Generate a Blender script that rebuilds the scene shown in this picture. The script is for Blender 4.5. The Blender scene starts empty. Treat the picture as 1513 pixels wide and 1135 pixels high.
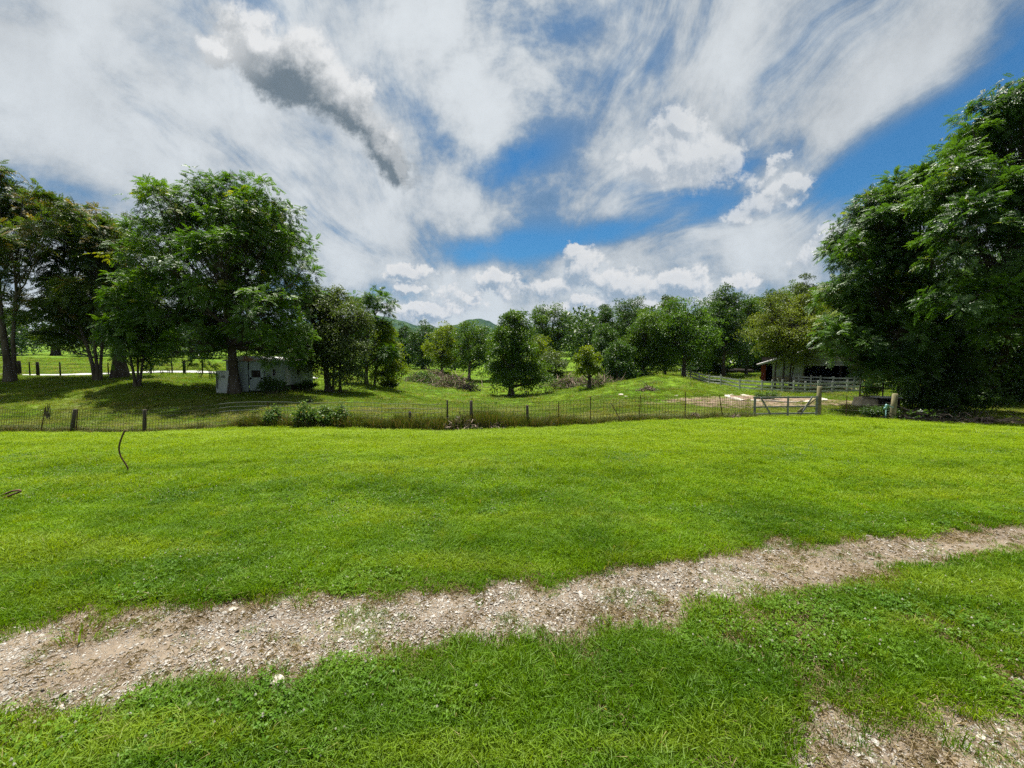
import bpy, math, random
import numpy as np
from mathutils import Vector
rng = np.random.default_rng(7)
random.seed(7)
SC = bpy.context.scene
COL = SC.collection
# ------------------------------------------------------------------ camera geometry
CAMH = 1.65; FPX = 588.0; CX, CY = 756.5, 567.5
PITCH = math.atan((CY - 538.0) / FPX)
cp, sp = math.cos(PITCH), math.sin(PITCH)
def ray(px, py):
    u = (px - CX) / FPX; v = (CY - py) / FPX
    return np.array([u, cp + v * sp, -sp + v * cp])
def P(px, py, d):
    r = ray(px, py); r = r * (d / r[1]); return np.array([r[0], r[1], r[2] + CAMH])
def UW(px, py):
    r = ray(px, py); return r[0] / r[1], r[2] / r[1]
# ------------------------------------------------------------------ noise
def _h(ix, iy, seed):
    n = (ix.astype(np.int64) * 374761393 + iy.astype(np.int64) * 668265263 + seed * 974634777) & 0xffffffff
    n = ((n ^ (n >> 13)) * 1274126177) & 0xffffffff
    return ((n ^ (n >> 16)) & 0xffffff) / float(0xffffff)
def vnoise(x, y, seed=0):
    x = np.asarray(x, float); y = np.asarray(y, float)
    ix = np.floor(x); iy = np.floor(y); fx = x - ix; fy = y - iy
    fx = fx * fx * (3 - 2 * fx); fy = fy * fy * (3 - 2 * fy)
    a = _h(ix, iy, seed); b = _h(ix + 1, iy, seed); c = _h(ix, iy + 1, seed); d = _h(ix + 1, iy + 1, seed)
    return (a * (1 - fx) + b * fx) * (1 - fy) + (c * (1 - fx) + d * fx) * fy
def fbm(x, y, seed=0, o=4):
    s = 0; a = 0.5; t = 0
    for i in range(o):
        s = s + a * vnoise(np.asarray(x) * 2 ** i, np.asarray(y) * 2 ** i, seed + i * 17); t += a; a *= 0.5
    return s / t
def sstep(a, b, x):
    t = np.clip((x - a) / (b - a), 0, 1); return t * t * (3 - 2 * t)
# ------------------------------------------------------------------ terrain height from measured points
G = [(0,640,19.5),(210,640,18.5),(600,637,17),(735,634,17),(870,628,17.5),(1065,620,19.5),(1160,616,22),(1320,621,21),(1450,629,19.5),(1513,632,19),(-200,645,20),(1750,640,18),
(0,600,25),(0,572,30),(10,561,32),(140,563,34),(200,569,30),(345,580,30.5),(100,590,27),(300,598,26),(388,584,30),(456,573,38),(30,556,40),(170,552.5,42),(300,550,44),
(300,543,60),(30,545,55),(60,526,110),(150,525,110),(-200,525,100),(-200,565,30),(487,578,36),(541,567,42),(555,572,44),(560,600,28),(450,605,24),(600,612,22),
(620,590,38),(600,572,52),(660,574,60),(600,560,72),(755,586,55),(693,561,80),(653,550,85),(700,547,115),(620,545,95),(760,542,120),(820,560,70),(850,575,55),
(871,574,50),(780,600,38),(700,600,36),(870,600,30),(880,500,190),(870,528,130),(840,545,105),(920,558,62),(965,560,60),(1000,556,52),(960,572,42),(1000,586,34),(930,596,29),
(1007,556,62),(1033,564,54),(1048,568,51),(1065,570,48),(1093,576,45),(1126,579,42),(1156,580.5,41),(1189,582,40),(1229,582,39),(1275,582,38),(1350,584,36),
(1130,590,32),(1160,600,27),(1250,600,26),(1070,602,27),(1133,562,50),(1200,564,49),(1280,565,48),(1060,550,75),(1100,546,85),(1080,541,100),(1050,540,120),
(1000,510,150),(1150,482,170),(1250,480,150),(1400,480,150),(1400,616,24),(1513,616,23),(1500,592,32),(1400,588,35),(1700,590,32),
(700,531,200),(400,520,200),(0,518,200),(-300,518,200),(900,490,240),(1200,460,250),(1500,460,250),(700,522,600),(0,505,600),(1300,470,600),(-500,505,600),(1900,470,600),(500,540,100),(400,545,80),(1900,480,150)]
gp = [P(*g) for g in G]
for y in (-3, 0.0, 3, 6):
    for a in (-3, -1.6, -0.8, 0, 0.8, 1.6, 3): gp.append(np.array([a * (y + 6), y, 0.0]))
for x, y, z in ((-14, 9, -0.25), (-6, 9.5, -0.2), (0, 9, -0.14), (7, 9, -0.12), (15, 9.5, -0.15), (-16, 13, -0.75), (-6, 13, -0.68), (2, 13, -0.62), (10, 14, -0.5), (20, 13, -0.6)):
    gp.append(np.array([x, y, z]))
gp = np.array(gp)
GA = gp[:, 0] / (gp[:, 1] + 6); GB = np.log(gp[:, 1] + 6); GW = gp[:, 2] / (gp[:, 1] + 6)
def _k(r2): return np.where(r2 > 0, 0.5 * r2 * np.log(np.maximum(r2, 1e-12)), 0)
_n = len(gp)
_M = np.zeros((_n + 3, _n + 3)); _M[:_n, :_n] = _k((GA[:, None] - GA) ** 2 + (GB[:, None] - GB) ** 2) + np.eye(_n) * 2e-4
_Q = np.stack([np.ones(_n), GA, GB], 1); _M[:_n, _n:] = _Q; _M[_n:, :_n] = _Q.T
_W = np.linalg.solve(_M, np.concatenate([GW, [0, 0, 0]]))
def ground(x, y, rough=True):
    x = np.atleast_1d(np.asarray(x, float)); y = np.atleast_1d(np.asarray(y, float))
    yy = np.clip(y, -3, 700); a = np.clip(x / (yy + 6), -3, 3); b = np.log(yy + 6)
    out = np.empty(len(x))
    for i in range(0, len(x), 20000):
        s = slice(i, i + 20000)
        r2 = (a[s, None] - GA) ** 2 + (b[s, None] - GB) ** 2
        out[s] = _k(r2) @ _W[:_n] + _W[_n] + _W[_n + 1] * a[s] + _W[_n + 2] * b[s]
    z = out * (yy + 6)
    far = sstep(700, 1600, y); z = z * (1 - far) + 25 * far
    if rough:
        z = z + (fbm(x * 0.45, y * 0.45, 3) - 0.5) * 0.16 * sstep(7, 20, y) + (fbm(x * 0.06, y * 0.06, 9) - 0.5) * 0.5 * sstep(30, 70, y)
        z = z + (fbm(x * 1.1, y * 1.1, 5) - 0.5) * 0.05 * sstep(-1, 3, y)
        z = z + (fbm(x * 1.3, y * 1.3, 31) - 0.5) * 0.5 * np.exp(-(((x - 16) / 9) ** 2 + ((y - 38) / 8) ** 2))
    return z
def gz(x, y): return float(ground([x], [y])[0])
def GP(px, d):                                   # a spot on the ground in the direction of px, d metres ahead
    x = (px - CX) / FPX * d / (cp)               # near the horizon the row hardly matters
    return np.array([x, d, gz(x, d)])
# ------------------------------------------------------------------ mesh helpers
def tag(o, label=None, cat=None, group=None, kind=None):
    if label: o['label'] = label
    if cat: o['category'] = cat
    if group: o['group'] = group
    if kind: o['kind'] = kind
    return o
def mesh_np(name, V, F, mat, parent=None, smooth=False, tint=None, loc=None):
    V = np.asarray(V, np.float32); F = np.asarray(F, np.int32)
    me = bpy.data.meshes.new(name)
    me.vertices.add(len(V)); me.vertices.foreach_set('co', V.ravel())
    k = F.shape[1]
    me.loops.add(F.size); me.loops.foreach_set('vertex_index', F.ravel())
    me.polygons.add(len(F)); me.polygons.foreach_set('loop_start', np.arange(0, F.size, k, dtype=np.int32))
    me.polygons.foreach_set('use_smooth', np.full(len(F), smooth, dtype=bool))
    if tint is not None:
        at = me.attributes.new('tint', 'FLOAT', 'POINT'); at.data.foreach_set('value', np.asarray(tint, np.float32))
    me.materials.append(mat); me.update(calc_edges=True)
    o = bpy.data.objects.new(name, me); COL.objects.link(o)
    if parent is not None: o.parent = parent
    if loc is not None: o.location = loc
    return o
def empty(name, loc, rz=0.0):
    o = bpy.data.objects.new(name, None); COL.objects.link(o); o.location = tuple(loc); o.rotation_euler = (0, 0, rz)
    o.empty_display_size = 0.3
    return o
class MB:
    def __init__(s): s.v = []; s.f = []
    def box(s, c, size, rz=0.0, rot=None, taper=1.0):
        sx, sy, sz = [k / 2 for k in size]; n = len(s.v)
        ca, sa = math.cos(rz), math.sin(rz)
        for dz in (-1, 1):
            for dx, dy in ((-1, -1), (1, -1), (1, 1), (-1, 1)):
                t = taper if dz > 0 else 1
                p = Vector((dx * sx * t, dy * sy * t, dz * sz))
                if rot is not None: p = rot @ p
                s.v.append((c[0] + p.x * ca - p.y * sa, c[1] + p.x * sa + p.y * ca, c[2] + p.z))
        s.f += [tuple(n + i for i in q) for q in ((0, 3, 2, 1), (4, 5, 6, 7), (0, 1, 5, 4), (1, 2, 6, 5), (2, 3, 7, 6), (3, 0, 4, 7))]
        return s
    def bar(s, a, b, w, h, roll=0.0):              # board from a to b, w across, h upright
        a = Vector(a); b = Vector(b); d = (b - a); L = d.length; d.normalize()
        up = Vector((0, 0, 1)); 
        if abs(d.z) > 0.9: up = Vector((0, 1, 0))
        r = d.cross(up).normalized(); u = r.cross(d).normalized(); n = len(s.v)
        if roll: 
            r2 = r * math.cos(roll) + u * math.sin(roll); u = u * math.cos(roll) - r * math.sin(roll); r = r2
        for p in (a, b):
            for i, j in ((-1, -1), (1, -1), (1, 1), (-1, 1)): s.v.append(tuple(p + r * (i * w / 2) + u * (j * h / 2)))
        s.f += [tuple(n + i for i in q) for q in ((0, 1, 2, 3), (7, 6, 5, 4), (0, 4, 5, 1), (1, 5, 6, 2), (2, 6, 7, 3), (3, 7, 4, 0))]
        return s
    def tube(s, pts, rad, k=8, cap=True):
        pts = [Vector(p) for p in pts]; n0 = len(s.v)
        if not hasattr(rad, '__len__'): rad = [rad] * len(pts)
        ref = Vector((0.31, 0.93, 0.17)).normalized()
        for i, p in enumerate(pts):
            d = (pts[min(i + 1, len(pts) - 1)] - pts[max(i - 1, 0)]).normalized()
            if abs(d.dot(ref)) > 0.95: ref = Vector((1, 0, 0))
            a = d.cross(ref).normalized(); b = d.cross(a).normalized()
            for j in range(k):
                t = 2 * math.pi * j / k; s.v.append(tuple(p + (a * math.cos(t) + b * math.sin(t)) * rad[i]))
        for i in range(len(pts) - 1):
            for j in range(k):
                s.f.append((n0 + i * k + j, n0 + i * k + (j + 1) % k, n0 + (i + 1) * k + (j + 1) % k, n0 + (i + 1) * k + j))
        if cap:
            s.f.append(tuple(n0 + j for j in range(k))[::-1]); e = n0 + (len(pts) - 1) * k; s.f.append(tuple(e + j for j in range(k)))
        return s
    def poly(s, pts):
        n = len(s.v); s.v += [tuple(p) for p in pts]; s.f.append(tuple(range(n, n + len(pts)))); return s
    def prism(s, pts2, y0, y1):                    # outline in x,z pushed from y0 to y1
        n = len(s.v); m = len(pts2)
        for y in (y0, y1):
            for x, z in pts2: s.v.append((x, y, z))
        s.f.append(tuple(range(n, n + m))); s.f.append(tuple(range(n + m, n + 2 * m))[::-1])
        for i in range(m):
            j = (i + 1) % m; s.f.append((n + i, n + j, n + m + j, n + m + i)[::-1])
        return s
    def build(s, name, mat, parent=None, bevel=0.0, smooth=False):
        me = bpy.data.meshes.new(name); me.from_pydata(s.v, [], s.f); me.materials.append(mat)
        if smooth: me.polygons.foreach_set('use_smooth', [True] * len(me.polygons))
        me.update(); o = bpy.data.objects.new(name, me); COL.objects.link(o)
        if parent is not None: o.parent = parent
        if bevel:
            m = o.modifiers.new('bevel', 'BEVEL'); m.width = bevel; m.segments = 2; m.limit_method = 'ANGLE'
        return o
def tubes(Pt, R, k=5):
    """Pt (N,m,3), R (N,m): N tubes of k sides"""
    N, m, _ = Pt.shape
    D = np.gradient(Pt, axis=1); D /= np.linalg.norm(D, axis=2, keepdims=True) + 1e-9
    ref = np.array([0.37, 0.81, 0.45]); ref /= np.linalg.norm(ref)
    A = np.cross(D, ref); A /= np.linalg.norm(A, axis=2, keepdims=True) + 1e-9
    B = np.cross(D, A); t = np.arange(k) * 2 * np.pi / k
    V = Pt[:, :, None] + (A[:, :, None] * np.cos(t)[:, None] + B[:, :, None] * np.sin(t)[:, None]) * R[:, :, None, None]
    idx = np.arange(N * m * k).reshape(N, m, k); nx = np.roll(idx, -1, axis=2)
    F = np.stack([idx[:, :-1], nx[:, :-1], nx[:, 1:], idx[:, 1:]], -1).reshape(-1, 4)
    return V.reshape(-1, 3), F
# ------------------------------------------------------------------ node helpers
class NT:
    def __init__(s, tree): s.t = tree
    def n(s, typ, **kw):
        nd = s.t.nodes.new(typ)
        for k, v in kw.items(): setattr(nd, k, v)
        return nd
    def put(s, sock, v):
        if v is None: return
        if isinstance(v, bpy.types.NodeSocket): s.t.links.new(v, sock)
        else:
            if hasattr(sock.default_value, '__len__') and not hasattr(v, '__len__'): v = [v] * len(sock.default_value)
            if hasattr(v, '__len__') and len(v) == 3 and len(sock.default_value) == 4: v = (*v, 1)
            sock.default_value = v
    def m(s, op, a, b=None, c=None, clamp=False):
        nd = s.n('ShaderNodeMath', operation=op, use_clamp=clamp)
        for i, v in enumerate((a, b, c)): s.put(nd.inputs[i], v) if v is not None else None
        return nd.outputs[0]
    def v(s, op, a, b=None, scale=None):
        nd = s.n('ShaderNodeVectorMath', operation=op); s.put(nd.inputs[0], a)
        if b is not None: s.put(nd.inputs[1], b)
        if scale is not None: s.put(nd.inputs['Scale'], scale)
        return nd.outputs['Value'] if op in ('LENGTH', 'DOT_PRODUCT', 'DISTANCE') else nd.outputs[0]
    def ss(s, x, a, b, lo=0.0, hi=1.0):
        nd = s.n('ShaderNodeMapRange', interpolation_type='SMOOTHSTEP'); s.put(nd.inputs[0], x)
        for i, v in enumerate((a, b, lo, hi)): s.put(nd.inputs[i + 1], v)
        return nd.outputs[0]
    def noise(s, vec, scale, detail=4, rough=0.55, dims='3D', lac=2.0, dist=0.0, col=False):
        nd = s.n('ShaderNodeTexNoise', noise_dimensions=dims); s.put(nd.inputs['Vector'], vec)
        nd.inputs['Scale'].default_value = scale; nd.inputs['Detail'].default_value = detail; nd.inputs['Roughness'].default_value = rough
        nd.inputs['Lacunarity'].default_value = lac; nd.inputs['Distortion'].default_value = dist
        return nd.outputs['Color'] if col else nd.outputs['Fac']
    def mix(s, f, a, b):
        nd = s.n('ShaderNodeMix', data_type='RGBA'); s.put(nd.inputs[0], f); s.put(nd.inputs[6], a); s.put(nd.inputs[7], b); return nd.outputs[2]
    def xyz(s, v):
        nd = s.n('ShaderNodeSeparateXYZ'); s.put(nd.inputs[0], v); return nd.outputs
    def comb(s, x, y, z=0.0):
        nd = s.n('ShaderNodeCombineXYZ'); s.put(nd.inputs[0], x); s.put(nd.inputs[1], y); s.put(nd.inputs[2], z); return nd.outputs[0]
    def bump(s, h, strength=0.5, dist=0.02):
        nd = s.n('ShaderNodeBump'); s.put(nd.inputs['Height'], h); nd.inputs['Strength'].default_value = strength; nd.inputs['Distance'].default_value = dist; return nd.outputs[0]
def newmat(name):
    m = bpy.data.materials.new(name); m.use_nodes = True; t = m.node_tree; t.nodes.clear(); return m, NT(t)
def finish(t, col, rough=0.8, spec=0.3, normal=None, transl=0.0, tcol=None, metal=0.0):
    b = t.n('ShaderNodeBsdfPrincipled'); t.put(b.inputs['Base Color'], col); t.put(b.inputs['Roughness'], rough)
    t.put(b.inputs['Specular IOR Level'], spec); t.put(b.inputs['Metallic'], metal)
    if normal is not None: t.put(b.inputs['Normal'], normal)
    out = t.n('ShaderNodeOutputMaterial'); res = b.outputs[0]
    if transl > 0:
        tr = t.n('ShaderNodeBsdfTranslucent'); t.put(tr.inputs['Color'], tcol if tcol is not None else col)
        mx = t.n('ShaderNodeMixShader'); t.put(mx.inputs[0], transl); t.t.links.new(res, mx.inputs[1]); t.t.links.new(tr.outputs[0], mx.inputs[2]); res = mx.outputs[0]
    t.t.links.new(res, out.inputs['Surface'])
def objco(t): return t.n('ShaderNodeTexCoord').outputs['Object']
def geopos(t): return t.n('ShaderNodeNewGeometry').outputs['Position']
def simple(name, c1, c2, scale=6, rough=0.8, spec=0.25, stretch=(1, 1, 1), bump=0.3, metal=0.0, detail=5, ramp=(0.35, 0.65)):
    m, t = newmat(name); v = t.v('MULTIPLY', objco(t), stretch); n = t.noise(v, scale, detail, 0.6)
    n2 = t.noise(v, scale * 7, 4, 0.6)
    f = t.ss(t.m('ADD', t.m('MULTIPLY', n, 0.7), t.m('MULTIPLY', n2, 0.3)), ramp[0], ramp[1])
    finish(t, t.mix(f, c1, c2), rough, spec, t.bump(n2, bump, 0.01), metal=metal); return m
def leafmat(name, dark, light, odd=None, transl=0.35, rough=0.45, spec=0.35, tmul=(1.5, 1.45, 0.5), big=0.35):
    """leaf colour by a per-leaf attribute and by slow variation over the crown"""
    m, t = newmat(name); at = t.n('ShaderNodeAttribute'); at.attribute_name = 'tint'
    n = t.noise(geopos(t), big, 2, 0.5)
    f = t.m('ADD', t.m('MULTIPLY', at.outputs['Fac'], 0.55), t.m('MULTIPLY', t.ss(n, 0.35, 0.65), 0.5), clamp=True)
    c = t.mix(f, dark, light)
    if odd: c = t.mix(t.ss(at.outputs['Fac'], 1.0, 1.6), c, odd)
    tc = t.v('MULTIPLY', c, tmul)
    finish(t, c, rough, spec, None, transl, tc); return m
# ------------------------------------------------------------------ materials
M = {}
M['bark'] = simple('bark', (.035, .028, .022), (.10, .085, .07), 3, 0.95, 0.1, (1, 1, .25), 1.0)
M['bark_pale'] = simple('bark_pale', (.07, .06, .05), (.17, .15, .125), 3, 0.95, 0.1, (1, 1, .3), 1.0)
M['old_wood'] = simple('old_wood', (.03, .025, .02), (.10, .085, .07), 5, 0.9, 0.15, (1, 1, .12), 0.8)
M['gate_wood'] = simple('gate_wood', (.09, .10, .10), (.21, .22, .22), 4, 0.85, 0.2, (1, .6, 1), 0.6)
M['board'] = simple('board_weathered', (.21, .215, .21), (.46, .47, .46), 3, 0.85, 0.2, (.5, .5, 1), 0.5)
M['yellow_wood'] = simple('peeled_post_wood', (.12, .11, .06), (.28, .25, .14), 4, 0.85, 0.2, (1, 1, .2), 0.6)
M['rust'] = simple('rusty_steel', (.045, .025, .016), (.13, .07, .04), 20, 0.8, 0.3, bump=0.6)
M['wire'] = simple('dull_wire', (.03, .026, .022), (.10, .09, .08), 8, 0.6, 0.4)
M['wire_bright'] = simple('bright_wire', (.4, .42, .42), (.55, .56, .56), 8, 0.4, 0.5, metal=0.5)
M['dark_steel'] = simple('dark_steel', (.015, .013, .012), (.05, .04, .035), 9, 0.7, 0.3)
M['white_metal'] = simple('white_painted_metal', (.26, .29, .30), (.42, .45, .45), 2, 0.55, 0.4, (1, 1, .4), 0.1)
M['limestone'] = simple('limestone', (.24, .21, .17), (.50, .47, .41), 7, 0.9, 0.2, bump=0.8)
M['concrete'] = simple('old_concrete', (.28, .23, .16), (.50, .43, .32), 4, 0.95, 0.15, bump=0.6)
M['red_paint'] = simple('barn_red_board', (.10, .02, .015), (.20, .045, .03), 4, 0.85, 0.2, (6, 6, .4), 0.3)
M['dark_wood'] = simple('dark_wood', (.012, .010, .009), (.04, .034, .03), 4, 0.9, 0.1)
M['hydrant'] = simple('pale_blue_paint', (.16, .34, .36), (.30, .50, .50), 6, 0.5, 0.4)
M['dead_twig'] = simple('dead_twigs', (.12, .085, .065), (.30, .24, .19), 3, 0.95, 0.1)
def m_roof():
    m, t = newmat('rusted_white_roof'); v = objco(t); n = t.noise(v, 1.3, 6, 0.65)
    rib = t.m('SINE', t.m('MULTIPLY', t.xyz(v)[1], 42.0))
    c = t.mix(t.ss(n, 0.50, 0.60), (.42, .43, .43), (.18, .08, .045))
    finish(t, c, 0.55, 0.4, t.bump(rib, 0.6, 0.02)); return m
M['roof'] = m_roof()
def m_siding(name, c1, c2, axis, per, stain=(.12, .13, .10)):
    m, t = newmat(name); v = objco(t); s = t.xyz(v)[axis]
    fr = t.m('FRACT', t.m('DIVIDE', s, per)); n = t.noise(v, 1.6, 6, 0.65); n2 = t.noise(v, 12, 4, .6)
    c = t.mix(n2, c1, c2); c = t.mix(t.ss(n, 0.55, 0.75, 0, 0.8), c, stain)
    finish(t, c, 0.7, 0.3, t.bump(fr, 0.9, 0.03)); return m
M['siding'] = m_siding('white_clapboard', (.26, .29, .29), (.38, .42, .42), 2, 0.16)
M['ribbed'] = m_siding('white_ribbed_metal', (.20, .25, .255), (.30, .36, .365), 1, 0.22)
M['ribbed_x'] = m_siding('white_ribbed_metal_end', (.19, .24, .25), (.29, .35, .355), 0, 0.22)
def m_stones():
    m, t = newmat('stone_base'); v = objco(t); vo = t.n('ShaderNodeTexVoronoi'); t.put(vo.inputs['Vector'], v); vo.inputs['Scale'].default_value = 3.5
    c = t.mix(t.xyz(vo.outputs['Color'])[0], (.14, .11, .08), (.34, .29, .22)); finish(t, c, .95, .1, t.bump(vo.outputs['Distance'], 1, .05)); return m
M['stones'] = m_stones()
def m_ground():
    m, t = newmat('ground_turf'); p = geopos(t)
    big = t.noise(p, 0.06, 3, .55); mid = t.noise(p, 0.5, 4, .6); pv = t.v('MULTIPLY', p, (1, .45, 1)); fine = t.noise(pv, 2.6, 6, .75); grain = t.noise(p, 18, 3, .7)
    c = t.mix(t.ss(mid, .35, .65), (.045, .105, .004), (.095, .185, .006))
    c = t.mix(t.ss(big, .40, .62, 0, .75), c, (.105, .165, .008))
    c = t.mix(t.ss(fine, .50, .68, 0, .75), c, (.018, .045, .006))
    c = t.mix(t.ss(fine, .30, .45, .55, 0), c, (.17, .24, .02))
    dry = t.noise(pv, 0.22, 5, .65); ys = t.xyz(p)[1]
    band = t.m('MULTIPLY', t.ss(ys, 17.5, 19.5), t.ss(ys, 38, 30))
    c = t.mix(t.m('MULTIPLY', t.ss(dry, .46, .60, 0, .7), t.m('ADD', t.m('MULTIPLY', band, .85), .12)), c, (.17, .15, .07))
    c = t.mix(t.m('MULTIPLY', t.ss(grain, .5, .7, 0, .35), 1.0), c, (.05, .04, .02))
    c = t.mix(t.ss(ys, 18.5, 14.5, 0, .7), c, (.018, .026, .008))  # thatch under the near lawn darkened, shade between blades put into its colour
    finish(t, c, .95, .1, t.bump(t.m('ADD', t.m('MULTIPLY', fine, 1.0), t.m('MULTIPLY', grain, .2)), 1.0, .12)); return m
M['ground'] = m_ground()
def m_dirt():
    m, t = newmat('track_dirt'); p = geopos(t)
    a = t.noise(p, 3.0, 5, .6); b = t.noise(p, 40, 5, .7); g = t.noise(p, 1.1, 3, .5)
    vo = t.n('ShaderNodeTexVoronoi'); t.put(vo.inputs['Vector'], p); vo.inputs['Scale'].default_value = 95
    c = t.mix(t.ss(a, .35, .65), (.080, .060, .042), (.160, .128, .094))
    c = t.mix(t.ss(b, .42, .62, 0, .6), c, (.21, .175, .135))
    peb = t.m('MULTIPLY', t.ss(vo.outputs['Distance'], .45, .25), t.ss(t.xyz(vo.outputs['Color'])[1], .35, .5))
    c = t.mix(t.m('MULTIPLY', peb, t.ss(g, .35, .6, .2, .9)), c, (.36, .33, .28))
    h = t.m('ADD', t.m('MULTIPLY', b, .6), t.m('MULTIPLY', peb, .8))
    finish(t, c, .95, .1, t.bump(h, 1.0, .012)); return m
M['dirt'] = m_dirt()
def m_yard():
    m, t = newmat('yard_dirt'); p = geopos(t); a = t.noise(p, .9, 5, .65); b = t.noise(t.v('MULTIPLY', p, (1, .5, 1)), 4, 5, .75)
    c = t.mix(t.ss(a, .35, .6), (.07, .045, .03), (.17, .125, .085)); c = t.mix(t.ss(b, .55, .68, 0, .8), c, (.36, .32, .26))
    c = t.mix(t.ss(b, .46, .36, 0, .8), c, (.06, .10, .02)); finish(t, c, .95, .1, t.bump(b, 1, .1)); return m
M['yard'] = m_yard()
def m_road():
    m, t = newmat('pale_gravel_road'); p = geopos(t); a = t.noise(p, 2, 5, .6)
    finish(t, t.mix(a, (.27, .27, .265), (.40, .40, .39)), .9, .1, t.bump(a, .3, .03)); return m
M['road'] = m_road()
def m_hills():
    m, t = newmat('wooded_hills'); p = geopos(t); a = t.noise(p, .012, 6, .7); b = t.noise(p, .05, 4, .7)
    c = t.mix(t.ss(a, .38, .62), (.018, .040, .018), (.050, .085, .030)); c = t.mix(t.ss(b, .5, .7, 0, .6), c, (.012, .025, .014))
    finish(t, c, 1, 0, t.bump(b, 1, 14)); return m
M['hills'] = m_hills()
def m_grass(name, c1, c2, straw, warm, transl=.42, scale=.9):
    m, t = newmat(name); p = geopos(t); at = t.n('ShaderNodeAttribute'); at.attribute_name = 'tint'
    rnd = t.n('ShaderNodeObjectInfo').outputs['Random']
    a = t.noise(p, scale, 4, .6); b = t.noise(p, scale * 6, 3, .6)
    f = t.m('ADD', t.m('MULTIPLY', t.ss(a, .36, .64), .55), t.m('ADD', t.m('MULTIPLY', rnd, .38), t.m('MULTIPLY', at.outputs['Fac'], .3)), clamp=True)
    c = t.mix(f, c1, c2); c = t.mix(t.ss(b, .52, .72, 0, .5), c, warm); yy = t.xyz(p)[1]
    if name == 'lawn_blades': c = t.mix(t.m('MULTIPLY', t.ss(t.m('ADD', yy, t.m('MULTIPLY', a, 3.0)), 6.4, 2.8), .60), c, (.050, .122, .003)); c = t.mix(t.m('MULTIPLY', t.ss(t.m('ADD', yy, t.m('MULTIPLY', b, 3.0)), 5.0, 11.0), .6), c, (.250, .360, .003)); st = t.noise(t.v('MULTIPLY', p, (.28, 1.5, 1)), .9, 4, .62); c = t.mix(t.ss(st, .50, .66, 0, .30), c, (.045, .120, .003)); c = t.mix(t.ss(st, .50, .36, 0, .40), c, (.26, .34, .02))  # near blades darker, far ones yellower: backlighting put into the colour, with plant type
    if name == 'pasture_blades': c = t.mix(t.m('MULTIPLY', t.ss(yy, 32.0, 24.0), t.ss(t.noise(t.v('MULTIPLY', p, (.5, 1, 1)), .5, 4, .6), .42, .60, .1, .8)), c, (.165, .190, .05))
    c = t.mix(t.ss(at.outputs['Fac'], 1.0, 1.5), c, straw)
    finish(t, c, .55, .22, None, transl, t.v('MULTIPLY', c, (1.5, 1.4, .4))); return m
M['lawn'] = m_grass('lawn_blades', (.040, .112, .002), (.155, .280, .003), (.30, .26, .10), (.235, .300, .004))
M['pasture'] = m_grass('pasture_blades', (.042, .105, .005), (.135, .215, .008), (.24, .21, .11), (.18, .205, .025), scale=.25)
M['weed'] = m_grass('tall_weed_blades', (.035, .060, .010), (.085, .130, .018), (.17, .13, .07), (.12, .12, .04), transl=.3)
M['clover'] = m_grass('clover_leaves', (.040, .115, .005), (.10, .19, .010), (.42, .42, .36), (.08, .16, .010), transl=.3)
M['straw'] = m_grass('dry_straw', (.15, .115, .06), (.27, .21, .12), (.3, .25, .15), (.18, .13, .07), transl=.15)
def m_gravel():
    m, t = newmat('limestone_gravel'); rnd = t.n('ShaderNodeObjectInfo').outputs['Random']; n = t.noise(objco(t), 3, 4, .6)
    c = t.mix(t.ss(rnd, 0, 1), (.27, .25, .22), (.58, .55, .50)); c = t.mix(t.ss(n, .5, .75, 0, .4), c, (.24, .19, .135))
    finish(t, c, .85, .25, t.bump(n, .6, .2)); return m
M['gravel'] = m_gravel()
LM = {}
LM['walnut'] = leafmat('walnut_leaves', (.018, .062, .006), (.095, .190, .009), (.22, .24, .015), transl=.42)
LM['ailanthus'] = leafmat('ailanthus_leaves', (.018, .050, .008), (.088, .140, .015), (.17, .125, .035), transl=.35)
LM['glossy'] = leafmat('glossy_leaves', (.018, .058, .010), (.085, .175, .020), (.19, .23, .02), rough=.44, spec=.5, transl=.38)
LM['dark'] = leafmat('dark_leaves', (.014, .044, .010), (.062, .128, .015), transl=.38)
LM['mid'] = leafmat('mid_green_leaves', (.022, .066, .006), (.100, .178, .011), transl=.4)
LM['yellow'] = leafmat('yellow_green_leaves', (.060, .115, .005), (.170, .220, .008), transl=.45)
LM['olive'] = leafmat('olive_leaves', (.060, .098, .008), (.165, .215, .014), (.19, .13, .03), transl=.4)
LM['grey'] = leafmat('grey_green_leaves', (.030, .054, .017), (.100, .148, .032), transl=.35)
LM['bush'] = leafmat('bramble_leaves', (.035, .09, .015), (.13, .21, .045), (.34, .26, .12))
LM['woods'] = leafmat('far_wood_leaves', (.014, .042, .010), (.062, .118, .022), big=.05)
# ------------------------------------------------------------------ ground sheets
def build_ground():
    t = np.linspace(-7.0, 7.0, 420); xs = 7.5 * np.sinh(t)
    ys = [-60, -40, -25, -15, -9, -6, -4]; y = -3.0; d = 0.25
    while y < 4200: ys.append(y); y += d; d = max(0.25, (y + 6) * 0.022)
    ys = np.array(ys); X, Y = np.meshgrid(xs, ys)
    Z = ground(X.ravel(), Y.ravel())
    V = np.stack([X.ravel(), Y.ravel(), Z], 1); ny, nx = X.shape; global ZMIN; ZMIN = float(Z.min()); print('GROUND', Z.min(), Z.max(), Y.max(), X.max())
    i = np.arange(ny * nx).reshape(ny, nx)
    F = np.stack([i[:-1, :-1], i[:-1, 1:], i[1:, 1:], i[1:, :-1]], -1).reshape(-1, 4)
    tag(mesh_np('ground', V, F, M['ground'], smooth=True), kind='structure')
build_ground()
def FP(px, py):                                   # point of the flat near lawn seen at px,py
    r = ray(px, py); k = -CAMH / r[2]; return (r[0] * k, r[1] * k)
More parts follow.
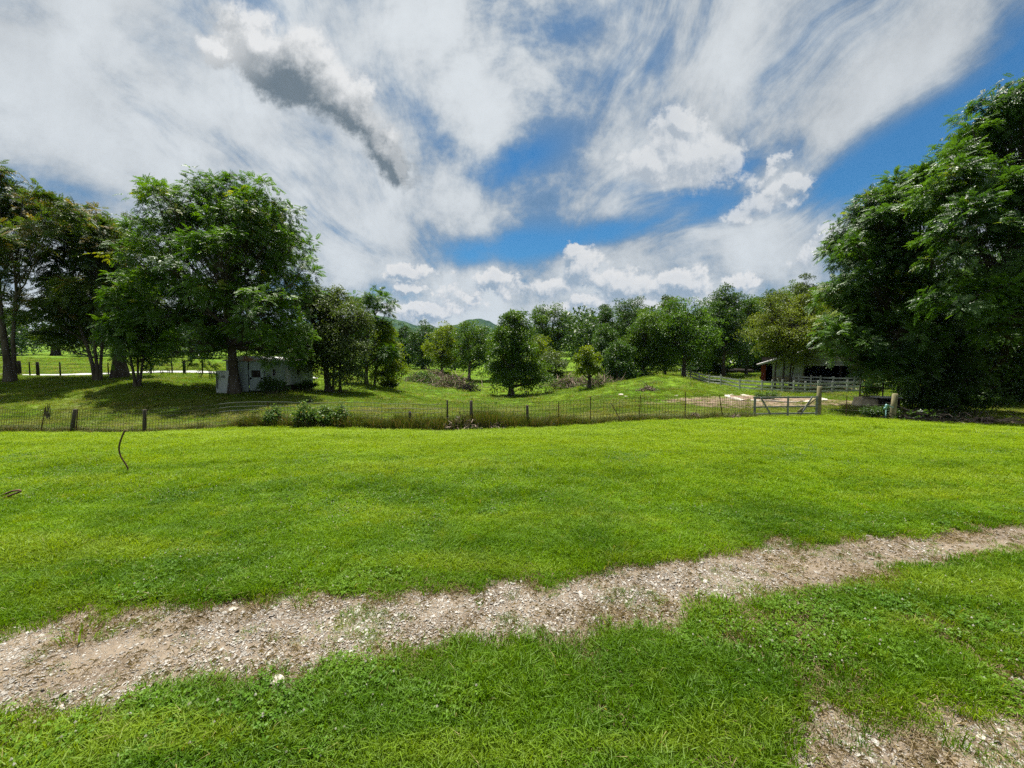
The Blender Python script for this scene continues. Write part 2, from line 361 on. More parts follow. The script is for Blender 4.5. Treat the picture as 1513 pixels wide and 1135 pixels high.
UP1 = [(-260,1010),(-60,960),(0,938),(110,920),(230,905),(300,908),(450,882),(600,872),(750,858),(800,866),(920,838),(1020,826),(1110,816),(1150,800),(1260,796),(1400,786),(1513,768),(1640,752),(2000,716)]
LO1 = [(2000,754),(1640,799),(1513,821),(1400,836),(1300,859),(1220,877),(1160,893),(1040,901),(1000,931),(850,943),(700,958),(550,983),(400,1004),(300,1028),(250,1048),(150,1064),(0,1088),(-60,1106),(-260,1166)]
POLY1 = np.array([FP(*p) for p in UP1 + LO1])
POLY2 = np.array([FP(*p) for p in [(990,1260),(1055,1190),(1125,1134),(1185,1104),(1235,1072),(1290,1042),(1400,1028),(1513,1002),(1640,975),(2000,905),(2300,1100),(2300,1300)]])
def sdf(poly, x, y):
    d = np.full(x.shape, 1e9); inside = np.zeros(x.shape, bool); n = len(poly)
    for i in range(n):
        a = poly[i]; b = poly[(i + 1) % n]; e = b - a
        t = np.clip(((x - a[0]) * e[0] + (y - a[1]) * e[1]) / (e @ e), 0, 1)
        d = np.minimum(d, np.hypot(x - a[0] - t * e[0], y - a[1] - t * e[1]))
        c = ((a[1] > y) != (b[1] > y)) & (x < (b[0] - a[0]) * (y - a[1]) / (b[1] - a[1] + 1e-12) + a[0])
        inside ^= c
    return np.where(inside, d, -d)
def trackmask(x, y):
    """>0 inside the bare wheel tracks (metres, made ragged)"""
    n = (fbm(x * 3.5, y * 3.5, 21) - .5) * .36 + (fbm(x * 14, y * 14, 23, 3) - .5) * .30
    n1 = sdf(POLY1, x, y) + n - .01
    n2 = sdf(POLY2, x, y) + n * 1.25 + (fbm(x * 6, y * 6, 29) - .5) * .28 - .05
    return n1, n2
def sheet(name, x0, x1, y0, y1, step, which, mat, dz=.006):
    xs = np.arange(x0, x1, step); ys = np.arange(y0, y1, step); X, Y = np.meshgrid(xs, ys)
    m = trackmask(X.ravel(), Y.ravel())[which].reshape(X.shape)
    Z = ground(X.ravel(), Y.ravel()).reshape(X.shape) + dz + (fbm(X * 9, Y * 9, 41, 3).reshape(X.shape) - .5) * .012 - .006 + .006
    i = np.arange(X.size).reshape(X.shape); keep = (m[:-1, :-1] > -.10) & (m[1:, 1:] > -.10) & (m[1:, :-1] > -.10) & (m[:-1, 1:] > -.10)
    F = np.stack([i[:-1, :-1], i[:-1, 1:], i[1:, 1:], i[1:, :-1]], -1)[keep]
    used = np.unique(F); rm = np.full(X.size, -1); rm[used] = np.arange(len(used))
    V = np.stack([X.ravel(), Y.ravel(), Z.ravel()], 1)[used]
    tag(mesh_np(name, V, rm[F], mat, smooth=True), kind='structure')
sheet('gravel_track', -5, 12, 1.2, 6.2, .03, 0, M['dirt'])
sheet('dirt_track', .3, 6, .9, 3.4, .03, 1, M['dirt'], .009)
def flat_patch(name, cx, cy, rx, ry, mat, seed, dz=.02, step=.35, rag=.35):
    xs = np.arange(cx - rx * 1.5, cx + rx * 1.5, step); ys = np.arange(cy - ry * 1.5, cy + ry * 1.5, step); X, Y = np.meshgrid(xs, ys)
    r = np.hypot((X - cx) / rx, (Y - cy) / ry) + (fbm(X * .6, Y * .6, seed) - .5) * rag * 2
    Z = ground(X.ravel(), Y.ravel()).reshape(X.shape) + dz
    i = np.arange(X.size).reshape(X.shape); keep = (r[:-1, :-1] < 1) & (r[1:, 1:] < 1)
    F = np.stack([i[:-1, :-1], i[:-1, 1:], i[1:, 1:], i[1:, :-1]], -1)[keep]
    used = np.unique(F); rm = np.full(X.size, -1); rm[used] = np.arange(len(used))
    V = np.stack([X.ravel(), Y.ravel(), Z.ravel()], 1)[used]
    return tag(mesh_np(name, V, rm[F], mat, smooth=True), kind='structure')
flat_patch('dirt_yard', 18.5, 29.5, 8.0, 3.6, M['yard'], 51)
flat_patch('barn_yard_ground', 34.0, 43.0, 6.0, 2.6, M['yard'], 52)
def ribbon(name, pts, width, mat, dz=.03):
    L = []; 
    for (x0, y0), (x1, y1) in zip(pts[:-1], pts[1:]):
        for k in range(14): t = k / 14; L.append((x0 + (x1 - x0) * t, y0 + (y1 - y0) * t))
    L.append(pts[-1]); L = np.array(L); T = np.gradient(L, axis=0); T /= np.linalg.norm(T, axis=1, keepdims=True); Nn = np.stack([-T[:, 1], T[:, 0]], 1)
    k = np.linspace(-.5, .5, 5); X = L[:, 0, None] + Nn[:, 0, None] * k * width; Y = L[:, 1, None] + Nn[:, 1, None] * k * width
    Z = ground(X.ravel(), Y.ravel()) + dz + .05
    i = np.arange(X.size).reshape(X.shape); F = np.stack([i[:-1, :-1], i[1:, :-1], i[1:, 1:], i[:-1, 1:]], -1).reshape(-1, 4)
    return tag(mesh_np(name, np.stack([X.ravel(), Y.ravel(), Z], 1), F, mat, smooth=True), kind='structure')
ribbon('road', [(-75, 37), (-58, 40), (-49, 41.6), (-40, 43), (-31, 45), (-24, 49)], 3.2, M['road'])
# far hills
def hills():
    V = []; F = []; off = 0
    for (dist, depth, seed, prof) in ((2300, 900, 1, [(-900, 505), (250, 500), (430, 486), (520, 470), (560, 468), (600, 475), (640, 487), (665, 486), (690, 476), (712, 471), (735, 482), (770, 490), (850, 486), (950, 478), (1100, 470), (2400, 470)]),
                                      (1300, 500, 2, [(-900, 515), (200, 510), (420, 500), (555, 482), (590, 488), (630, 502), (760, 512), (850, 494), (900, 486), (1000, 478), (1300, 470), (2400, 470)])):
        px = np.linspace(-850, 2350, 560); py = np.interp(px, [a for a, b in prof], [b for a, b in prof])
        rows = np.linspace(0, 1, 26)
        x = (px - CX) / FPX * dist; top = (538 - py) / FPX * dist
        X = np.tile(x, (26, 1)) ; Y = dist - depth / 2 + rows[:, None] * depth * np.ones_like(x)
        Z = np.sin(rows * np.pi)[:, None] ** .7 * top + (fbm(X.ravel() * .02, Y.ravel() * .02, seed * 7, 5).reshape(X.shape) - .5) * 34 * np.sin(rows * np.pi)[:, None]
        i = np.arange(X.size).reshape(X.shape) + off; off += X.size
        V.append(np.stack([X.ravel(), Y.ravel(), Z.ravel()], 1)); F.append(np.stack([i[:-1, :-1], i[:-1, 1:], i[1:, 1:], i[1:, :-1]], -1).reshape(-1, 4))
    tag(mesh_np('hills', np.concatenate(V), np.concatenate(F), M['hills'], smooth=True), kind='structure')
hills()
# ------------------------------------------------------------------ ground cover instanced inside single stuff objects
def src_collection(name, templates, mat):
    c = bpy.data.collections.new(name)
    for k, (V, F, T) in enumerate(templates):
        me = bpy.data.meshes.new(name + '_clump'); me.from_pydata([tuple(v) for v in V], [], [tuple(f) for f in F])
        at = me.attributes.new('tint', 'FLOAT', 'POINT'); at.data.foreach_set('value', np.asarray(T, np.float32)); me.materials.append(mat)
        o = bpy.data.objects.new(name + '_clump', me); c.objects.link(o)
    return c
def scatter(name, pts, rot, scl, idx, coll, mat, label=None):
    me = bpy.data.meshes.new(name); me.vertices.add(len(pts)); me.vertices.foreach_set('co', np.asarray(pts, np.float32).ravel())
    a = me.attributes.new('rot', 'FLOAT_VECTOR', 'POINT'); a.data.foreach_set('vector', np.asarray(rot, np.float32).ravel())
    a = me.attributes.new('scl', 'FLOAT_VECTOR', 'POINT'); a.data.foreach_set('vector', np.asarray(scl, np.float32).ravel())
    a = me.attributes.new('idx', 'INT', 'POINT'); a.data.foreach_set('value', np.asarray(idx, np.int32))
    me.materials.append(mat); o = bpy.data.objects.new(name, me); COL.objects.link(o)
    ng = bpy.data.node_groups.new(name + '_spread', 'GeometryNodeTree')
    ng.interface.new_socket('Geometry', in_out='INPUT', socket_type='NodeSocketGeometry'); ng.interface.new_socket('Geometry', in_out='OUTPUT', socket_type='NodeSocketGeometry')
    N = ng.nodes; L = ng.links; gi = N.new('NodeGroupInput'); go = N.new('NodeGroupOutput'); iop = N.new('GeometryNodeInstanceOnPoints'); ci = N.new('GeometryNodeCollectionInfo')
    ci.inputs['Collection'].default_value = coll; ci.inputs['Separate Children'].default_value = True; ci.inputs['Reset Children'].default_value = True
    def na(nm, typ):
        n = N.new('GeometryNodeInputNamedAttribute'); n.data_type = typ; n.inputs['Name'].default_value = nm
        return [s for s in n.outputs if s.enabled and s.name == 'Attribute'][0]
    e = N.new('FunctionNodeEulerToRotation'); L.new(na('rot', 'FLOAT_VECTOR'), e.inputs[0]); L.new(e.outputs[0], iop.inputs['Rotation'])
    L.new(na('scl', 'FLOAT_VECTOR'), iop.inputs['Scale']); L.new(na('idx', 'INT'), iop.inputs['Instance Index']); iop.inputs['Pick Instance'].default_value = True
    L.new(gi.outputs[0], iop.inputs['Points']); L.new(ci.outputs[0], iop.inputs['Instance']); L.new(iop.outputs[0], go.inputs[0])
    md = o.modifiers.new('spread', 'NODES'); md.node_group = ng
    return tag(o, label, None, None, 'stuff')
def tuft(nb, R, h0, h1, w, lean, seed, straw=.06, seg=2):
    r = np.random.default_rng(seed); V = []; F = []; T = []
    for b in range(nb):
        a = r.uniform(0, 6.283); rad = R * math.sqrt(r.uniform()); x, y = rad * math.cos(a), rad * math.sin(a)
        h = r.uniform(h0, h1); d = a + r.normal(0, .9); ln = lean * r.uniform(.25, 1.4); ww = w * r.uniform(.7, 1.3)
        fa = r.uniform(0, 6.283); wx, wy = math.cos(fa) * ww / 2, math.sin(fa) * ww / 2
        dx, dy = math.cos(d), math.sin(d); n = len(V); tt = r.uniform(0, .95) if r.uniform() > straw else 1.6
        m1 = (x + dx * ln * h * .35, y + dy * ln * h * .35, h * .62); tip = (x + dx * ln * h, y + dy * ln * h, h * (1 - .25 * min(ln, 1.2)))
        V += [(x - wx, y - wy, -.01), (x + wx, y + wy, -.01), (m1[0] + wx * .8, m1[1] + wy * .8, m1[2]), (m1[0] - wx * .8, m1[1] - wy * .8, m1[2]), tip]
        F += [(n, n + 1, n + 2, n + 3), (n + 3, n + 2, n + 4)]; T += [tt] * 5
    return V, F, T
def frustum_pts(n, d0, d1, power=1.0, margin=1.12):
    """random ground points ahead of the viewer with density falling with distance"""
    u = rng.uniform(0, 1, n); d = (d0 ** (power) + u * (d1 ** power - d0 ** power)) ** (1 / power)
    x = rng.uniform(-1, 1, n) * (1.29 * margin * d + .5); return x, d
FENCE = [(-50, 20.0), (55, 19.3), (104, 19.0), (210, 18.5), (410, 17.7), (605, 17.0), (661, 17.0), (696, 17.0), (780, 17.1), (825, 17.3), (872, 17.6), (945, 18.2), (1013, 18.9), (1065, 19.6), (1111, 21.3)]
FX = np.array([(p - CX) / FPX * d for p, d in FENCE]); FY = np.array([d for p, d in FENCE])
def fence_y(x): return np.interp(x, np.concatenate([[-60], FX, [17.5, 20.0, 26, 40]]), np.concatenate([[21.5], FY, [22.0, 21.0, 19.7, 19.0]]))
def spread_grass():
    tp = [tuft(58, .085, .025, .062, .0042, .9, 100 + k, .008) for k in range(7)] + [tuft(36, .08, .045, .10, .0046, 1.0, 140 + k, .02) for k in range(3)]
    lawn = src_collection('lawn_source', tp, M['lawn'])
    X = []; Y = []; S = []; I = []
    for n, d0, d1, sc, pw in ((26000, 1.05, 4.5, 1.0, 1.7), (32000, 4.5, 10, 1.25, 1.6), (34000, 10, 22, 1.9, 1.5)):
        x, d = frustum_pts(n, d0, d1, pw); k = d < fence_y(x) - .12; x, d = x[k], d[k]
        m1, m2 = trackmask(x, d); m = np.maximum(m1, m2)
        keep = (m < -.015) | (rng.uniform(0, 1, len(x)) < .035 + .40 * sstep(.56, .66, fbm(x * 2.6, d * 2.6, 65)) + .12 * (m2 > -.02))
        # thin places near the tracks
        thin = np.exp(-np.maximum(-m, 0) / .16); keep &= rng.uniform(0, 1, len(x)) > thin * .35
        bare = (fbm(x * 2.3, d * 2.3, 61) > .60) & (d < 2.6) & (x > -.3); keep &= ~(bare & (rng.uniform(0, 1, len(x)) < .85))
        x, d, m = x[keep], d[keep], m[keep]
        hgt = .45 + 1.15 * fbm(x * 1.5, d * 1.5, 63); s = sc * (.8 + .4 * rng.uniform(0, 1, len(x))) * np.where(m > -.02, .55, 1)
        X.append(x); Y.append(d); S.append(np.stack([s, s, s * hgt * (1.0 if sc < 1.5 else .8)], 1)); I.append(np.where(rng.uniform(0, 1, len(x)) < .12 + .5 * (fbm(x * 1.2, d * 1.2, 67) > .58), 7 + rng.integers(0, 3, len(x)), rng.integers(0, 7, len(x))))
    x = np.concatenate(X); y = np.concatenate(Y); n = len(x)
    rot = np.stack([rng.normal(0, .12, n), rng.normal(0, .12, n), rng.uniform(0, 6.283, n)], 1)
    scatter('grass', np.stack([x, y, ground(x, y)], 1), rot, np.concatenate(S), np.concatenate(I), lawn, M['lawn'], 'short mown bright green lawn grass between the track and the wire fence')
    # pasture beyond the fence
    tp = [tuft(46, .22, .05, .17, .012, 1.0, 200 + k, .10) for k in range(6)] + [tuft(40, .16, .16, .34, .013, .8, 220 + k, .30) for k in range(2)]
    src = src_collection('pasture_source', tp, M['pasture'])
    X = []; Y = []; S = []
    for n, d0, d1, sc, pw in ((42000, 16.8, 40, 1.0, 1.25), (26000, 40, 95, 2.0, 1.0)):
        x, d = frustum_pts(n, d0, d1, pw, 1.02); k = d > fence_y(x) + .15; x, d = x[k], d[k]
        yard = np.hypot((x - 18.5) / 8.2, (d - 29.5) / 3.8) + (fbm(x * .6, d * .6, 51) - .5) * .7 < 1
        k = ~(yard & (rng.uniform(0, 1, len(x)) < .8)); rd = (x < -22) & (np.abs(d - np.interp(x, [-75, -58, -49, -40, -31, -24], [37, 40, 41.6, 43, 45, 49])) < 2.1); k &= ~rd
        x, d = x[k], d[k]; s = sc * (.6 + .7 * rng.uniform(0, 1, len(x))); hh = .35 + .75 * fbm(x * .35, d * .35, 71)
        X.append(x); Y.append(d); S.append(np.stack([s, s, s * hh / math.sqrt(sc)], 1))
    x = np.concatenate(X); y = np.concatenate(Y); n = len(x)
    idx = np.where((fbm(x * .8, y * .8, 73) > .62) & (rng.uniform(0, 1, n) < .5), 6 + rng.integers(0, 2, n), rng.integers(0, 6, n))
    scatter('pasture_grass', np.stack([x, y, ground(x, y)], 1), np.stack([rng.normal(0, .1, n), rng.normal(0, .1, n), rng.uniform(0, 6.283, n)], 1), np.concatenate(S), idx, src, M['pasture'], 'rough grazed pasture grass beyond the wire fence')
    # tall weeds along the fence
    tp = [tuft(50, .16, .15, .42, .009, .6, 300 + k, .28) for k in range(5)]
    src = src_collection('weed_source', tp, M['weed']); n = 5200
    x = rng.uniform(-27, 13, n); dens = np.interp(x, [-27, -13.6, -13, -5, -1, 4, 8, 13], [.35, .3, 1, 1, 1, .7, .4, .35]); k = rng.uniform(0, 1, n) < dens * (.3 + 1.2 * fbm(x * .7, x * 0, 77)); x = x[k]
    hh = np.interp(x, [-27, -13.6, -11, -4, -1, 2, 5, 13], [.6, .7, 1.45, 1.5, 1.7, 1.2, .85, .75]); y = fence_y(x) + rng.normal(.1, .16, len(x)); n = len(x)
    s = rng.uniform(.6, 1.3, n); scatter('fence_weeds', np.stack([x, y, ground(x, y)], 1), np.stack([rng.normal(0, .15, n), rng.normal(0, .15, n), rng.uniform(0, 6.283, n)], 1), np.stack([s, s, s * hh * (.4 + 1.2 * fbm(x * 1.1, x * 0 + 3, 79))], 1), rng.integers(0, 5, n), src, M['weed'], 'tall brownish weeds growing along the wire fence')
    # clover
    def clover(seed):
        r = np.random.default_rng(seed); V = []; F = []; T = []
        for b in range(26):
            a = r.uniform(0, 6.283); rad = .09 * math.sqrt(r.uniform()); x, y = rad * math.cos(a), rad * math.sin(a); z = r.uniform(.03, .055); a0 = r.uniform(0, 6.28); tt = r.uniform(0, .9)
            for k in range(3):
                t = a0 + k * 2.094; L = r.uniform(.009, .014); n = len(V); c, s = math.cos(t), math.sin(t)
                tl = r.normal(0, .004, 3)
                V += [(x, y, z), (x + c * L * .7 - s * L * .5, y + s * L * .7 + c * L * .5, z + .003 + tl[0]), (x + c * L * 1.2, y + s * L * 1.2, z + tl[1]), (x + c * L * .7 + s * L * .5, y + s * L * .7 - c * L * .5, z + .003 + tl[2])]
                F.append((n, n + 1, n + 2, n + 3)); T += [tt] * 4
        for b in range(2):
            if r.uniform() < .5:
                a = r.uniform(0, 6.283); x, y = .06 * math.cos(a), .06 * math.sin(a); n = len(V); z = .062
                V += [(x - .006, y, z), (x, y - .006, z), (x + .006, y, z), (x, y + .006, z), (x, y, z + .009), (x, y, z - .006)]
                F += [(n, n + 1, n + 4), (n + 1, n + 2, n + 4), (n + 2, n + 3, n + 4), (n + 3, n, n + 4), (n + 1, n, n + 5), (n + 2, n + 1, n + 5), (n + 3, n + 2, n + 5), (n, n + 3, n + 5)]; T += [1.7] * 6
        return V, F, T
    src = src_collection('clover_source', [clover(400 + k) for k in range(4)], M['clover'])
    x, d = frustum_pts(42000, 1.05, 16, 1.45); m1, m2 = trackmask(x, d); w = fbm(x * .55, d * .8, 83) + .1 * np.exp(-((d - 4.2) / 1.3) ** 2)
    k = (np.maximum(m1, m2) < -.05) & (w > .57) & (rng.uniform(0, 1, len(x)) < .42) & (d < fence_y(x) - .3); x, d = x[k], d[k]; n = len(x); s = rng.uniform(.7, 1.2, n)
    scatter('clover', np.stack([x, d, ground(x, d)], 1), np.stack([rng.normal(0, .1, n), rng.normal(0, .1, n), rng.uniform(0, 6.283, n)], 1), np.stack([s, s, s], 1), rng.integers(0, 4, n), src, M['clover'], 'patches of white clover growing in the lawn')
    # straw / dead grass at the track edges
    def flatstraw(seed):
        r = np.random.default_rng(seed); V = []; F = []; T = []
        for b in range(26):
            a = r.uniform(0, 6.283); rad = .09 * math.sqrt(r.uniform()); x, y = rad * math.cos(a), rad * math.sin(a); t = r.uniform(0, 6.283); L = r.uniform(.015, .045); c, s = math.cos(t), math.sin(t); w = .0009; z = r.uniform(.003, .016); n = len(V)
            V += [(x - s * w, y + c * w, z), (x + s * w, y - c * w, z), (x + c * L * .5 + s * w, y + s * L * .5 - c * w, z + r.uniform(0, .015)), (x + c * L * .5 - s * w, y + s * L * .5 + c * w, z + r.uniform(0, .015)), (x + c * L, y + s * L, z * .6)]
            F += [(n, n + 1, n + 2, n + 3), (n + 3, n + 2, n + 4)]; T += [r.uniform(0, 1)] * 5
        return V, F, T
    src = src_collection('straw_source', [flatstraw(500 + k) for k in range(4)], M['straw'])
    x, d = frustum_pts(26000, 1.05, 6, 1.7); m1, m2 = trackmask(x, d)
    p = np.maximum(np.exp(-(m1 / .16) ** 2) * .55, np.where(m1 > 0, .12, 0)); p = np.maximum(p, np.where(m2 > -.25, .2, 0)); p = np.maximum(p, ((fbm(x * 2.3, d * 2.3, 61) > .59) & (d < 2.6) & (x > -.3)) * .9)
    k = rng.uniform(0, 1, len(x)) < p * .8; x, d = x[k], d[k]; n = len(x); s = rng.uniform(.7, 1.3, n)
    scatter('dry_grass', np.stack([x, d, ground(x, d) + .006], 1), np.stack([rng.normal(0, .08, n), rng.normal(0, .08, n), rng.uniform(0, 6.283, n)], 1), np.stack([s, s, s], 1), rng.integers(0, 4, n), src, M['straw'], 'dead straw lying along the edges of the wheel tracks')
    # gravel
    def stone(seed):
        r = np.random.default_rng(seed); V = []; F = []
        k = 7; zs = ((-.4, .55), (-.05, 1.0), (.32, .72)); sx, sy, sz = r.uniform(.75, 1.3), r.uniform(.6, 1.0), r.uniform(.5, .85)
        for z, q in zs:
            for j in range(k):
                a = 6.283 * j / k + r.normal(0, .12); rr = q * r.uniform(.78, 1.15); V.append((sx * rr * math.cos(a), sy * rr * math.sin(a), sz * (z + r.normal(0, .09))))
        V.append((0, 0, sz * (.42 + r.normal(0, .06)))); V.append((0, 0, -sz * .5))
        for l in range(2):
            for j in range(k): F.append((l * k + j, l * k + (j + 1) % k, (l + 1) * k + (j + 1) % k, (l + 1) * k + j))
        for j in range(k): F.append((2 * k + j, 2 * k + (j + 1) % k, 3 * k)); F.append(((j + 1) % k, j, 3 * k + 1))
        return V, F, [0] * len(V)
    src = src_collection('gravel_source', [stone(600 + k) for k in range(8)], M['gravel'])
    x, d = frustum_pts(420000, 1.05, 6.2, 1.6); m1, m2 = trackmask(x, d)
    core = fbm(x * 1.4, d * 1.4, 91); dens = np.interp(x, [-4, 1.4, 2.6, 9], [1, 1, .28, .22])
    p = np.where(m1 > .0, (.22 + 1.0 * sstep(.20, .50, core)) * dens, 0) * sstep(-.02, .12, m1); p = np.maximum(p, np.where(m2 > .0, .65, 0))
    k = rng.uniform(0, 1, len(x)) < p; x, d = x[k], d[k]; n = len(x)
    s = .0039 * np.exp(rng.normal(0, .5, n)) * np.where(rng.uniform(0, 1, n) < .05, 2.0, 1) * np.clip(.8 + d * .08, 1, 1.3); s = np.clip(s, .0022, .017)
    scatter('gravel', np.stack([x, d, ground(x, d) + .008 + s * .15], 1), np.stack([rng.normal(0, .3, n), rng.normal(0, .3, n), rng.uniform(0, 6.283, n)], 1), np.stack([s, s, s * .8], 1), rng.integers(0, 8, n), src, M['gravel'], 'pale limestone gravel scattered over the wheel track')
spread_grass()
# ------------------------------------------------------------------ trees
def unit(v): return v / (np.linalg.norm(v, axis=-1, keepdims=True) + 1e-9)
def leaf_simple():
    return np.array([[0, 0, 0], [.45, .30, .10], [1, 0, -.12], [.5, -.30, .10]])
def leaf_pinnate(seed, pairs=6, w=.125, ll=.29):
    """compound leaf of unit length along x, drooping, quads of leaflets"""
    r = np.random.default_rng(seed); Q = []
    def leaflet(p, d, L, W):
        d = d / np.linalg.norm(d); s = np.cross([0, 0, 1], d); s /= np.linalg.norm(s)
        Q.extend([p, p + d * L * .4 + s * W * .5 + [0, 0, .02], p + d * L, p + d * L * .4 - s * W * .5 + [0, 0, .02]])
    for i in range(pairs):
        t = .18 + .78 * i / pairs; p = np.array([t, 0, -.28 * t * t]); k = 1 - .35 * abs(t - .5)
        for sgn in (-1, 1): leaflet(p, np.array([.42, sgn, -.30 + r.normal(0, .12)]), ll * k * r.uniform(.85, 1.1), w * r.uniform(.9, 1.2))
    leaflet(np.array([.96, 0, -.27]), np.array([1, r.normal(0, .2), -.6]), ll * .8, w)
    return np.array(Q)
PINN = [leaf_pinnate(s) for s in range(5)]
def place(T, pos, X, Z, size):
    """T (k,3) template; pos (n,3); X leaf axis, Z rough normal"""
    X = unit(X); Y = unit(np.cross(Z, X)); Zz = np.cross(X, Y)
    B = np.stack([X, Y, Zz], 1) * size[:, None, None]
    return (pos[:, None] + np.einsum('kj,njc->nkc', T, B))
def crown_points(lobes, K, r, shell=.72, zb=.22):
    """cluster centres on flattened pads of foliage that sit on the surface of each limb's mass, with gaps between them"""
    C = np.array([l[:3] for l in lobes], float); R = np.array([l[3:6] for l in lobes], float)
    PC = []; PR = []; PW = []
    for j in range(len(lobes)):
        m = int(np.clip(9 + R[j, 0] * 3.4, 9, 20)); d = unit(r.normal(0, 1, (m, 3)) + [0, 0, zb]); k = r.uniform(.45, 1.14, (m, 1))
        PC.append(C[j] + R[j] * d * k); s = R[j, 0] * r.uniform(.28, .54, (m, 1)); PR.append(np.concatenate([s, s, s * r.uniform(.45, .75, (m, 1))], 1)); PW.append(np.full(m, j))
    PC = np.concatenate(PC); PR = np.concatenate(PR); PW = np.concatenate(PW); w = PR[:, 0] ** 2; w = w / w.sum()
    i = r.choice(len(PC), K, p=w); d = unit(r.normal(0, 1, (K, 3)) + [0, 0, zb + .25]); rho = np.where(r.uniform(0, 1, K) < shell, r.uniform(.6, 1.1, K), r.uniform(.1, .8, K))
    p = PC[i] + PR[i] * d * rho[:, None]; which = PW[i]; q = np.full(K, 9.0)
    for j in range(len(lobes)): q = np.minimum(q, np.linalg.norm((p - C[j]) / R[j], axis=1))
    keep = ~((q < .5) & (r.uniform(0, 1, K) < .6))
    d2 = unit(d * .5 + unit(p - C[which]) * .6); return p[keep], d2[keep], which[keep]
def make_tree(label, base, lobes, leaf='simple', mat='mid', leaves=9000, size=.22, trunk_r=.25, fork=.28, bark='bark', group='trees', seed=1, spray=.8, stems=None, oddtop=0.0, shell=.72, name='broadleaf_tree', zb=.22, flat=.55, lean=(0, 0), twigs=.5, per=None):
    """base: ground point; lobes: (x,y,z,rx,ry,rz) in world"""
    r = np.random.default_rng(seed * 131 + 5); base = np.array(base, float); L = np.array(lobes, float); L[:, :3] -= base
    if leaf != 'simple': L[:, 3:6] = np.maximum(L[:, 3:6] - .18, L[:, 3:6] * .7)
    root = empty(name, base); tag(root, label, 'tree', group)
    per = per or (24 if leaf == 'simple' else 8)
    nleaf = leaves if leaf == 'simple' else leaves // 13
    K = max(12, nleaf // per); p, d, which = crown_points(L, K, r, shell, zb); K = len(p)
    n = unit(d * .7 + np.array([0, 0, .75])); n_j = unit(n + r.normal(0, .25, n.shape)); ax = unit(np.cross(n_j, r.normal(0, 1, n.shape))); ay = np.cross(n_j, ax)
    ta = r.uniform(0, 6.283, (K, per)); rad = np.sqrt(r.uniform(0, 1, (K, per))) * spray * (.7 + .6 * r.uniform(0, 1, (K, 1)))
    out = ax[:, None] * np.cos(ta)[..., None] + ay[:, None] * np.sin(ta)[..., None]
    ctint = r.uniform(0, 1, K) * .5; H = L[:, 2].max() + L[:, 5].max()
    if leaf == 'simple':
        pos = p[:, None] + out * rad[..., None] + n_j[:, None] * (r.normal(0, .16, (K, per)) * spray)[..., None]; pos[..., 2] -= .35 * rad ** 2 / spray
        nn = unit(n_j[:, None] * flat + r.normal(0, .5, (K, per, 3))); X = unit(out + r.normal(0, .5, out.shape) - np.array([0, 0, .35]))
        s = size * r.uniform(.7, 1.3, (K, per)); V = place(leaf_simple(), pos.reshape(-1, 3), X.reshape(-1, 3), nn.reshape(-1, 3), s.ravel())
        tint = (ctint[:, None] + r.uniform(0, .5, (K, per))).ravel()
        if oddtop > 0: tint = np.where((pos.reshape(-1, 3)[:, 2] > H * .45) & (r.uniform(0, 1, tint.shape) < oddtop), 1.6, tint)
        V = V.reshape(-1, 3); tint = np.repeat(tint, 4)
    else:
        Vs = []; Ts = []; pos = p[:, None] + out * rad[..., None] * .35 + np.array([0, 0, 1]) * (r.normal(0, .10, (K, per)))[..., None]
        X = unit(out + d[:, None] * .35 + np.array([0, 0, .12]) + r.normal(0, .18, out.shape)); nn = unit(n_j[:, None] + r.normal(0, .22, (K, per, 3)))
        s = size * r.uniform(.75, 1.2, (K, per)); pos = pos.reshape(-1, 3); X = X.reshape(-1, 3); nn = nn.reshape(-1, 3); s = s.ravel(); tt = (ctint[:, None] + r.uniform(0, .3, (K, per))).ravel()
        if oddtop > 0:
            odd = np.repeat(r.uniform(0, 1, K) < oddtop, per) & (np.repeat(p[:, 2], per) > H * .35) & (np.repeat(n[:, 2], per) > .6); tt = np.where(odd, r.uniform(1.15, 1.7, len(tt)), tt)
        v = r.integers(0, 5, len(pos))
        for k in range(5):
            m = v == k; W = place(PINN[k], pos[m], X[m], nn[m], s[m]); Vs.append(W.reshape(-1, 3)); Ts.append(np.repeat(tt[m], PINN[k].shape[0]) + r.uniform(-.08, .2, W.shape[0] * W.shape[1]).reshape(-1, 4).mean(1).repeat(4))
        V = np.concatenate(Vs); tint = np.concatenate(Ts)
    F = np.arange(len(V)).reshape(-1, 4); mesh_np('crown', V, F, LM[mat], root, tint=tint)
    # trunk, limbs and twigs as one woody part
    WV = []; WF = []; off = 0
    def add(Pt, R, k):
        nonlocal off
        v, f = tubes(Pt, R, k); WV.append(v); WF.append(f + off); off += len(v)
    cen = L[:, :3].mean(0); top = L[:, 2].max(); zlo = (L[:, 2] - L[:, 5]).min()
    stems = stems or [(0, 0, trunk_r, 0, 0)]; fh = max(fork * top, .6)
    paths = []
    for (sx, sy, sr, lx, ly) in stems:
        t = np.linspace(0, 1, 9); tipx = cen[0] * .5 + lx; tipy = cen[1] * .5 + ly; hh = top * .92
        X = sx + (tipx - sx) * t ** 1.3 + r.normal(0, .08, 9) * t * top / 8; Y = sy + (tipy - sy) * t ** 1.3 + r.normal(0, .08, 9) * t * top / 8; Z = -.35 + (hh + .35) * t
        Rr = sr * (1 - .88 * t) ; Rr[0] *= 1.5; Rr[1] *= 1.05; paths.append((np.stack([X, Y, Z], 1), Rr)); 
        bt = np.linspace(0, .14, 5)[1:]  # flare near the base
        add(np.stack([X, Y, Z], 1)[None], Rr[None], 9)
    lp = []; lr = []
